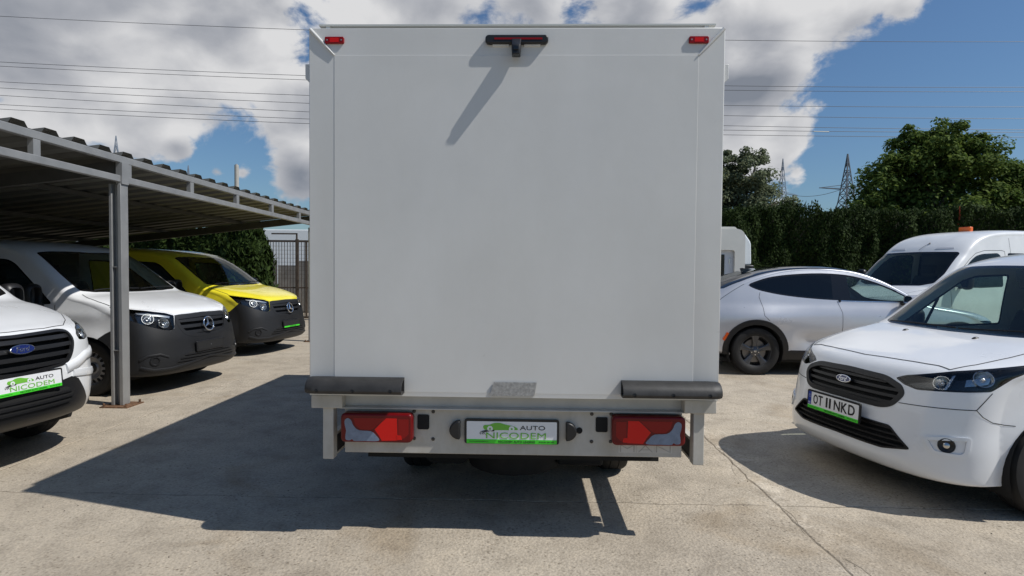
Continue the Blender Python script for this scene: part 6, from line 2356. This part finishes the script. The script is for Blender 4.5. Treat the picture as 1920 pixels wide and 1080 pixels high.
def make_hedge(name, x0, x1, y, depth, h, n, label, along='x', top_amp=0.10, lsize=0.058, cat='hedge'):
    s = empty(name, ((x0 + x1) / 2 if along == 'x' else y, y if along == 'x' else (x0 + x1) / 2, 0), 0, label, cat)
    L_ = (x1 - x0) / 2
    # inner mass with a lumpy face
    nx = int((x1 - x0) / 0.35) + 2
    core = MB()
    rows = []
    rg = np.random.default_rng(11)
    lump = rg.uniform(-1, 1, (nx, 8))
    for i in range(nx):
        t = -L_ + 2 * L_ * i / (nx - 1)
        hh = h - 0.22 + top_amp * 0.8 * math.sin(t * 1.7 + 1) * math.sin(t * 0.63)
        prof = [(-depth / 2 + 0.2, 0.0), (-depth / 2 + 0.22, hh * 0.5), (-depth / 2 + 0.26, hh * 0.9), (-depth * 0.2, hh), (depth * 0.2, hh), (depth / 2 - 0.26, hh * 0.9), (depth / 2 - 0.22, hh * 0.5), (depth / 2 - 0.2, 0)]
        rows.append([(t, a + lump[i, k] * 0.06, b + lump[i, k] * 0.04) for k, (a, b) in enumerate(prof)])
    core.grid(rows)
    if along == 'y':
        core.V = [(b, a, z) for a, b, z in core.V]
    core.build('inner_branches', M_THUJA_CORE, s)
    # sprays: on the near face, the far face thinner, and on top standing up
    u = rng.uniform(-L_, L_, n)
    face = rng.uniform(0, 1, n)
    w = rng.uniform(0, 1, n) ** 0.8
    topline = h + top_amp * np.sin(u * 1.7 + 1) * np.sin(u * 0.63) + 0.10 * np.sin(u * 6.1) * np.sin(u * 2.3) + 0.06 * rng.normal(size=n)
    zz = w * topline
    lum = np.zeros(n)
    for q in range(14):
        fa, fb, ph = rg.uniform(2, 14), rg.uniform(-7, 7), rg.uniform(0, 6.28)
        lum += 0.30 / (fa + abs(fb)) * np.sin(u * fa + zz * fb + ph)
    yy = np.where(face < 0.72, -depth / 2 - lum - rng.uniform(-0.04, 0.10, n), depth / 2 + lum)
    top = face > 0.84
    yy = np.where(top, rng.uniform(-depth / 2, depth / 2, n), yy)
    zz = np.where(top, topline - rng.uniform(0, 0.22, n), zz)
    nn = np.where((face < 0.72)[:, None], np.array([0, -1.0, 0.35]), np.array([0, 1.0, 0.3]))
    nn = np.where(top[:, None], np.array([0, -0.2, 1.0]), nn)
    P = np.stack([u, yy, zz], 1)
    if along == 'y':
        P = P[:, [1, 0, 2]]
        nn = nn[:, [1, 0, 2]]
    # upright sprays
    m = len(P)
    Nv = nn + 0.7 * rng.normal(size=(m, 3))
    Nv /= np.linalg.norm(Nv, axis=1)[:, None]
    up = np.array([0, 0, 1.0]) + 0.45 * rng.normal(size=(m, 3))
    b = np.cross(Nv, up)
    b /= np.linalg.norm(b, axis=1)[:, None] + 1e-9
    t = np.cross(b, Nv)
    sz = (lsize * rng.uniform(0.6, 1.6, m))[:, None]
    V = np.stack([P - t * sz * 0.6, P + b * sz * 0.30, P + t * sz * 0.9, P - b * sz * 0.30], 1).reshape(-1, 3)
    i = np.arange(m) * 4
    F = np.concatenate([np.stack([i, i + 1, i + 2], 1), np.stack([i, i + 2, i + 3], 1)])
    o = fast_mesh('foliage', V, F, M_THUJA, s)
    o['kind'] = 'stuff'
    return s


make_hedge('hedge', -4.6, 34.0, 18.2, 1.3, 3.42, 290000, 'tall dark clipped evergreen hedge closing the yard behind the cars')
make_hedge('hedge', -8.0, 18.0, -12.2, 1.0, 2.15, 30000, 'dark evergreen hedge in the shade behind the shelter', along='y', lsize=0.12)

make_hedge('hedge', -13.0, -9.0, 17.6, 0.9, 2.6, 20000, 'dark ragged hedge between the yellow van and the trailers', lsize=0.10)
make_tree('broadleaf_tree', (18.1, 27.0, 0), 8.6, 4.2,
          [(-0.02, 0, 0.80, 0.34), (-0.32, 0.1, 0.72, 0.34), (0.28, -0.1, 0.74, 0.34), (-0.52, 0, 0.54, 0.34), (0.05, 0.2, 0.55, 0.44), (0.58, 0, 0.56, 0.36), (0.88, 0.1, 0.66, 0.28),
           (-0.66, -0.1, 0.46, 0.28), (0.95, -0.1, 0.44, 0.34), (-0.35, 0.3, 0.40, 0.40), (0.40, 0.3, 0.40, 0.42), (0.10, -0.1, 0.88, 0.2), (-0.20, 0.0, 0.88, 0.16), (1.15, 0, 0.36, 0.30), (-0.02, -0.3, 0.38, 0.40), (0.34, 0, 0.86, 0.2), (1.05, 0, 0.74, 0.16), (-0.6, 0, 0.36, 0.36)],
          95000, 0.17, M_LEAF_A, 'large broad-leaved tree with uneven dark green crown behind the hedge', 3, 0.26)
make_tree('silver_tree', (10.9, 31.0, 0), 8.1, 3.0,
          [(-0.35, 0, 0.82, 0.42), (0.25, 0, 0.80, 0.36), (0.55, 0, 0.62, 0.42), (-0.1, 0.1, 0.58, 0.55), (-0.75, 0, 0.66, 0.45), (0.80, 0, 0.46, 0.36), (0.1, 0, 0.42, 0.55), (-0.6, 0, 0.42, 0.5), (0.40, 0.1, 0.93, 0.18), (-0.45, 0.1, 0.95, 0.2), (-0.05, 0, 0.92, 0.22), (0.9, 0, 0.34, 0.35), (0.45, 0, 0.38, 0.45)],
          70000, 0.15, M_LEAF_B, 'grey-green slender-leaved tree between the hedge and the pylons', 5, 0.18)
make_tree('low_tree', (24.6, 28.0, 0), 7.6, 3.0,
          [(-0.1, 0, 0.72, 0.4), (-0.5, 0, 0.55, 0.4), (0.4, 0, 0.6, 0.4), (0, 0, 0.42, 0.5), (-0.75, 0, 0.38, 0.35)],
          26000, 0.17, M_LEAF_A, 'lower yellowish-green tree beside the large broad-leaved tree', 8, 0.2)
make_tree('far_bush', (15.6, 34.0, 0), 4.9, 1.5, [(0, 0, 0.8, 0.45), (-0.4, 0, 0.6, 0.5), (0.4, 0, 0.6, 0.5), (0, 0, 0.4, 0.6)], 7000, 0.14, M_LEAF_A, 'small bush top peeping over the hedge below the pylon', 9, 0.08)


def make_thuja(loc, h, r, n, label, seed):
    t = empty('thuja', loc, 0, label, 'shrub', None)
    rg = np.random.default_rng(seed)
    MB().tube([(0, 0, 0), (0, 0, h * 0.9)], [0.06, 0.01], 6).build('trunk', M_BARK, t)
    core = MB().lathe([(r * 0.55, 0.05), (r * 0.75, h * 0.25), (r * 0.62, h * 0.6), (r * 0.2, h * 0.9), (0, h * 0.95)], axis='z', seg=18).build('inner_branches', M_THUJA_CORE, t)
    z = rg.uniform(0, 1, n) ** 0.85
    a = rg.uniform(0, 2 * math.pi, n)
    rad = r * np.interp(z, [0, 0.2, 0.6, 0.9, 1.0], [0.85, 1.0, 0.85, 0.35, 0.05]) * (1 + 0.10 * np.sin(a * 5 + z * 9) + 0.08 * rg.normal(size=n))
    P = np.stack([rad * np.cos(a), rad * np.sin(a), z * h], 1)
    out = np.stack([np.cos(a), np.sin(a), np.full(n, 0.3)], 1)
    Nv = out + 0.7 * rg.normal(size=(n, 3))
    Nv /= np.linalg.norm(Nv, axis=1)[:, None]
    up = np.array([0, 0, 1.0]) + 0.35 * rg.normal(size=(n, 3)) + out * 0.3
    b = np.cross(Nv, up)
    b /= np.linalg.norm(b, axis=1)[:, None] + 1e-9
    tt = np.cross(b, Nv)
    sz = (0.12 * rg.uniform(0.6, 1.5, n))[:, None]
    V = np.stack([P - tt * sz * 0.6, P + b * sz * 0.28, P + tt * sz * 0.9, P - b * sz * 0.28], 1).reshape(-1, 3)
    i = np.arange(n) * 4
    F = np.concatenate([np.stack([i, i + 1, i + 2], 1), np.stack([i, i + 2, i + 3], 1)])
    o = fast_mesh('crown', V, F, M_THUJA, t)
    o['kind'] = 'stuff'
    return t


make_thuja((-7.55, 15.6, 0), 3.2, 0.66, 9000, 'dark columnar evergreen beside the steel yard gate', 21)
make_thuja((-8.7, 16.4, 0), 3.0, 0.66, 7000, 'dark columnar evergreen behind the yellow van under the roof edge', 22)
# a red dead shoot standing out of the hedge top
MB().tube([(12.62, 17.6, 3.0), (12.64, 17.55, 3.25), (12.60, 17.52, 3.52)], [0.03, 0.025, 0.012], 6).build('dead_shoot', mat('dead_red', (0.30, 0.05, 0.02), 0.8), None)
tag(bpy.data.objects['dead_shoot'], 'reddish dead shoot standing up out of the hedge top', 'branch')
# ------------------------------------------------------------------ gate, wires, pylons and what stands behind
M_GATE = mat('gate_steel', (0.10, 0.075, 0.055), 0.7, metal=0.3, var=0.4, vscale=8)


def make_gate():
    g = empty('yard_gate', (-7.05, 17.4, 0), 0, 'brown steel mesh yard gate with vertical bars beside the evergreen', 'gate')
    MB().box(0.13, 0.21, -0.04, 0.04, 0, 2.42).build('gate_post', M_GATE, g)
    MB().box(0.42, 0.47, -0.03, 0.03, 0.05, 2.36).build('gate_post', M_GATE, g)
    MB().box(-0.75, 1.6, -0.025, 0.025, 2.33, 2.39).build('top_rail', M_GATE, g)
    MB().box(-0.75, 1.6, -0.02, 0.02, 0.95, 0.99).build('mid_rail', M_GATE, g)
    MB().box(-0.75, 1.6, -0.025, 0.025, 0.05, 0.11).build('bottom_rail', M_GATE, g)
    MB().box(-0.6, 0.17, -0.02, 0.02, 2.56, 2.60).build('bracket', M_GATE, g)
    MB().box(0.14, 0.18, -0.02, 0.02, 2.40, 2.60).build('bracket_upright', M_GATE, g)
    x = -0.72
    while x < 1.58:
        if not (0.10 < x < 0.24 or 0.40 < x < 0.49):
            MB().box(x - 0.007, x + 0.007, -0.007, 0.007, 0.10, 2.34).build('bar', M_GATE, g)
        x += 0.085
    for z in np.arange(1.25, 2.3, 0.12):
        MB().box(-0.74, 1.58, -0.010, -0.004, z - 0.003, z + 0.003).build('mesh_wire', M_GATE, g)
    for xb in (-0.60, 0.30):
        pass
    return g


make_gate()
# pale tarpaulin heap and white trailer on the far lot
hp = MB()
rows = []
for i, (t, hh) in enumerate(((-1.3, 0.05), (-0.7, 0.7), (0.0, 1.55), (0.45, 2.0), (0.85, 1.9), (1.3, 0.9), (1.6, 0.1))):
    rows.append([(t, d * (0.5 + 0.4 * hh) + 0.08 * math.sin(i * 3 + k), max(0, hh * e)) for k, (d, e) in enumerate(((-1, 0), (-0.85, 0.55), (-0.4, 0.95), (0, 1), (0.5, 0.9), (1, 0)))])
hp.grid(rows)
h = hp.build('tarp_heap', mat('grey_tarp', (0.30, 0.28, 0.25), 0.8, var=0.3, vscale=4), None, smooth=30)
h.location = (-8.1, 21.5, 0)
tag(h, 'grey tarpaulin heap rising behind the yard gate', 'heap')


sf = empty('sheet_fence', (-7.2, 20.2, 0), 0, 'grey weathered sheet-metal fence behind the yard gate', 'fence')
for q in range(9):
    x = -2.9 + q * 0.72
    hh = 1.75 + 0.10 * math.sin(q * 2.3)
    MB().prism([(x + 0.69 * k / 6.0, 0.02 * (k % 2)) for k in range(7)] + [(x + 0.69 * k / 6.0, 0.02 * (k % 2) + 0.012) for k in range(6, -1, -1)], 0.05, hh, 'z').build('fence_panel', mat('fence_sheet', (0.24, 0.225, 0.20), 0.7, var=0.35, vscale=3), sf)


def make_trailer(name, loc, size, label, m, cat='trailer', wheels=True, rz=0.0):
    t = empty(name, loc, rz, label, cat)
    w, d, hh = size
    MB().prism(rrect(-w / 2, w / 2, 0.75, hh, 0.18), -d / 2, d / 2, 'y').build('trailer_body', m, t, bevel=0.03)
    MB().box(-w / 2 + 0.2, w / 2 - 0.2, -d / 2 + 0.2, d / 2 - 0.2, 0.5, 0.78).build('trailer_frame', M_UNDER, t)
    for x in (-w * 0.28, w * 0.28):
        for s in (-1, 1):
            hub = MB().lathe([(0, 0.05 * s), (0.1, 0.05 * s), (0.16, -0.02 * s)], axis='y', seg=14).build('wheel', M_STEEL, t)
            hub.location = (x, s * (d / 2 - 0.25), 0.42)
            MB().lathe([(r_, a_) for r_, a_ in tyre_profile(0.42, 0.24, 0.24)], axis='y', seg=24).build('tyre', M_RUBBER, hub)
    return t


make_trailer('white_trailer', (-12.0, 30.0, 0), (9.0, 2.5, 3.45), 'long white trailer on the lot beyond the gate', mat('trailer_white', (0.75, 0.76, 0.77), 0.5))
make_trailer('grey_trailer', (-27.0, 33.0, 0), (10.0, 2.5, 3.1), 'pale grey trailer far behind the shelter', mat('trailer_grey', (0.55, 0.55, 0.54), 0.5))


def make_camper():
    c = empty('camper_body', (3.20, 13.4, 0), 0, 'cream camper body with a recessed window standing behind the silver crossover', 'camper')
    m = mat('camper_cream', (0.70, 0.68, 0.62), 0.4, coat=0.3, var=0.06, vscale=3)
    x0, x1, z0, z1 = -1.6, 1.72, 0.55, 2.53
    o = fillet([(x0, z0), (x1, z0), (x1, z1), (x0, z1)], [0.05, 0.05, 0.22, 0.22], 6)
    wx0, wx1, wz0, wz1 = 0.55, 1.49, 1.10, 2.05
    hole = fillet([(wx0, wz0), (wx1, wz0), (wx1, wz1), (wx0, wz1)], 0.06, 4)
    V2, T, li = triangulate([densify(o, 0.2), densify(hole, 0.2)], 0.3)
    V = [(a, 0.0, b) for a, b in V2] + [(a, 4.2, b) for a, b in V2]
    n = len(V2)
    Fs = [tuple(t) for t in T] + [tuple(n + q for q in t[::-1]) for t in T]
    lo = li[0]
    for i in range(len(lo)):
        a, b = lo[i], lo[(i + 1) % len(lo)]
        Fs.append((a, b, n + b, n + a))
    lh = li[1]
    k = len(V)
    V += [(V2[i][0], 0.09, V2[i][1]) for i in lh]
    for i in range(len(lh)):
        j = (i + 1) % len(lh)
        Fs.append((lh[i], lh[j], k + j, k + i))
    MB().add(V, Fs).build('camper_shell', m, c, smooth=35)
    MB().prism([(wx0 - .02, wz0 - .02), (wx1 + .02, wz0 - .02), (wx1 + .02, wz1 + .02), (wx0 - .02, wz1 + .02)], 0.10, 0.13, 'y').build('window_frame', mat('frame_white', (0.72, 0.73, 0.74), 0.4), c)
    MB().prism([(wx0 + .05, wz0 + .06), (wx1 - .20, wz0 + .06), (wx1 - .20, wz1 - .10), (wx0 + .05, wz1 - .10)], 0.09, 0.105, 'y').build('window_pane', M_GLOSSBLACK, c)
    MB().box(wx1 - .10, wx1 - .085, 0.08, 0.10, 1.75, 1.85).build('window_handle', M_CHROME, c)
    MB().prism(fillet([(x1 + 0.02, 1.72), (x1 + 0.26, 1.72), (x1 + 0.24, 2.24), (x1 + 0.10, 2.44), (x1 + 0.02, 2.44)], 0.06, 4), 0.3, 1.6, 'y').build('roof_fairing', mat('fairing_white', (0.72, 0.76, 0.78), 0.4), c, bevel=0.03)
    MB().box(x1 - 0.02, x1 + 0.30, 0.25, 1.5, 1.60, 1.715).build('fairing_base', M_BLACK, c, bevel=0.02)
    MB().prism(fillet([(x0 + .2, z1 - 0.02), (x1 - .15, z1 - 0.02), (x1 - .22, z1 + 0.05), (x0 + .27, z1 + 0.05)], 0.02), 0.05, 4.1, 'y').build('roof_rim', m, c)
    MB().box(x0 + .1, x1 - .1, 0.1, 4.1, 0.40, 0.56).build('camper_frame', M_UNDER, c)
    for x in (-1.3, 1.4):
        for y in (0.8, 3.2):
            make_wheel(c, (x, y, 0.34), 0.34, 0.21, 0.2, 'steel', 1 if x > 0 else -1)
    return c


make_camper()

# overhead wires: ends far outside the yard, sagging between
WIRE = mat('wire_alu', (0.05, 0.05, 0.055), 0.5, metal=0.3)
WIRES = [(30, 58, 86, 95), (112, 138, 167, 172), (119, 145, 171, 180), (154, 178, 206, 212), (166, 190, 223, 233), (178, 205, 238, 252), (197, 223, 250, 259), (204, 229, 257, 265.5)]
WIRE_LABELS = ['topmost overhead wire, strung alone high above all the others', 'upper wire of the close pair below the topmost wire', 'lower wire of the close pair below the topmost wire',
               'single overhead wire next below the upper close pair', 'overhead wire second below the upper close pair', 'overhead wire third below the upper close pair',
               'upper wire of the lowest close pair, with a pale splice sleeve', 'lowest of all the overhead wires across the yard']
HOR = (497.5, 502.6, 509.4, 514.3)
YW = 40.0
for k, w in enumerate(WIRES):
    xs = [(p - 988.3) / 1100 * YW for p in (0, 580, 1365, 1920)]
    zs = [1.56 + (h_ - v) / 1100 * YW for h_, v in zip(HOR, w)]
    c = np.polyfit(xs, zs, 2)
    c[0] = max(c[0], 0.0004)
    pts = []
    for x in np.linspace(-75, 75, 51):
        pts.append((x, YW + 0.35 * (k % 3), float(np.polyval(c, x))))
    o = MB().tube(pts, 0.016, 5).build('overhead_wire', WIRE, None, smooth=60)
    o.location = (0, 0, 0)
    tag(o, WIRE_LABELS[k], 'wire', 'overhead wires over the yard')
sp = [(p - 988.3) / 1100 * YW for p in (1512, 1540)]
ins = MB()
ins.tube([(sp[0], YW, 10.98), (sp[1], YW, 10.95)], 0.03, 6)
ins.build('wire_splice', mat('splice_pale', (0.6, 0.58, 0.52), 0.5), bpy.data.objects['overhead_wire.006'])

PYL = mat('pylon_steel', (0.12, 0.135, 0.16), 0.7, metal=0.2)


PYL_HAZE = mat('pylon_steel_hazed', (0.20, 0.24, 0.30), 0.7)  # distance haze put into the steel colour of the far pylons


def make_pylon(loc, h, base, label, arms=(0.62, 0.76), thick=0.16, rz=0.3, PYL=PYL):
    p = empty('lattice_pylon', loc, rz, label, 'pylon', None)
    def half(z):
        return base / 2 * (1 - 0.72 * min(1, z / (h * 0.62))) if z < h * 0.62 else base / 2 * 0.28 * max(0.03, 1 - (z - h * 0.62) / (h * 0.38))
    lv = [0, 0.12, 0.23, 0.33, 0.42, 0.50, 0.56, 0.62, 0.68, 0.74, 0.80, 0.87, 0.94, 1.0]
    br = MB()
    for sx, sy in ((1, 1), (1, -1), (-1, -1), (-1, 1)):
        MB().tube([(sx * half(t * h), sy * half(t * h), t * h) for t in lv], thick * 0.6, 4).build('leg', PYL, p)
    for a, b in zip(lv[:-1], lv[1:]):
        ha, hb = half(a * h), half(b * h)
        c4 = ((1, 1), (1, -1), (-1, -1), (-1, 1))
        for q in range(4):
            s, t = c4[q], c4[(q + 1) % 4]
            br.obox((s[0] * ha, s[1] * ha, a * h), (t[0] * hb, t[1] * hb, b * h), thick * 0.5, thick * 0.5)
            br.obox((t[0] * ha, t[1] * ha, a * h), (s[0] * hb, s[1] * hb, b * h), thick * 0.5, thick * 0.5)
            br.obox((s[0] * hb, s[1] * hb, b * h), (t[0] * hb, t[1] * hb, b * h), thick * 0.5, thick * 0.5)
    o = br.build('bracing', PYL, p, smooth=None)
    o['kind'] = 'stuff'
    for t in arms:
        z = t * h
        w = base * 0.85
        for s in (-1, 1):
            a = MB()
            hh = half(z)
            a.obox((s * hh, 0, z + 1.0), (s * w, 0, z), thick * 0.7, thick * 0.7)
            a.obox((s * hh, hh, z), (s * w, 0, z), thick * 0.7, thick * 0.7)
            a.obox((s * hh, -hh, z), (s * w, 0, z), thick * 0.7, thick * 0.7)
            a.build('cross_arm', PYL, p, smooth=None)
    return p


make_pylon((80.0, 150.0, 0), 31.3, 9.5, 'tall lattice pylon standing clear between the two trees', (0.72,), 0.22, 0.25)
make_pylon((93.0, 218.0, 0), 43.0, 9.0, 'distant lattice pylon half hidden behind the grey-green tree', (0.7,), 0.18, 0.4, PYL_HAZE)
make_pylon((-142.0, 200.0, 0), 46.5, 13.0, 'lattice pylon far off above the near end of the shelter roof', (), 0.20, 0.4, PYL_HAZE)
make_pylon((-132.0, 226.0, 0), 41.0, 11.0, 'distant lattice pylon tip above the middle of the shelter roof', (), 0.22, 0.2, PYL_HAZE)
# far sagging conductors between the pylons
for (a, b, sag, lab) in (((93.0, 218.0, 31.0), (80.0, 150.0, 23.0), 2.0, 'thin wire hanging between the two distant pylons'), ((80.0, 150.0, 23.2), (160, 120, 24), 2.0, 'thin wire leaving the tall clear pylon behind the large tree'), ((93.0, 218.0, 34.0), (40.0, 230.0, 33.0), 2.0, 'thin wire leaving the half-hidden pylon behind the grey-green tree')):
    pts = [tuple(Vector(a).lerp(Vector(b), t) - Vector((0, 0, sag * 4 * t * (1 - t)))) for t in np.linspace(0, 1, 13)]
    o = MB().tube(pts, 0.06, 4).build('pylon_wire', WIRE, None)
    tag(o, lab, 'wire', 'wires hanging between the pylons')
pole = empty('concrete_pole', (-12.5, 25.0, 0), 0, 'plain concrete pole sticking up behind the shelter roof', 'pole')
MB().tube([(0, 0, 0), (0, 0, 5.95)], [0.11, 0.085], 12).build('shaft', mat('pole_concrete', (0.42, 0.40, 0.36), 0.85, var=0.15, vscale=4), pole)
MB().tube([(0, 0, 5.95), (0, 0, 5.99)], [0.05, 0.04], 8).build('cap', mat('pole_cap', (0.3, 0.3, 0.3), 0.6), pole)
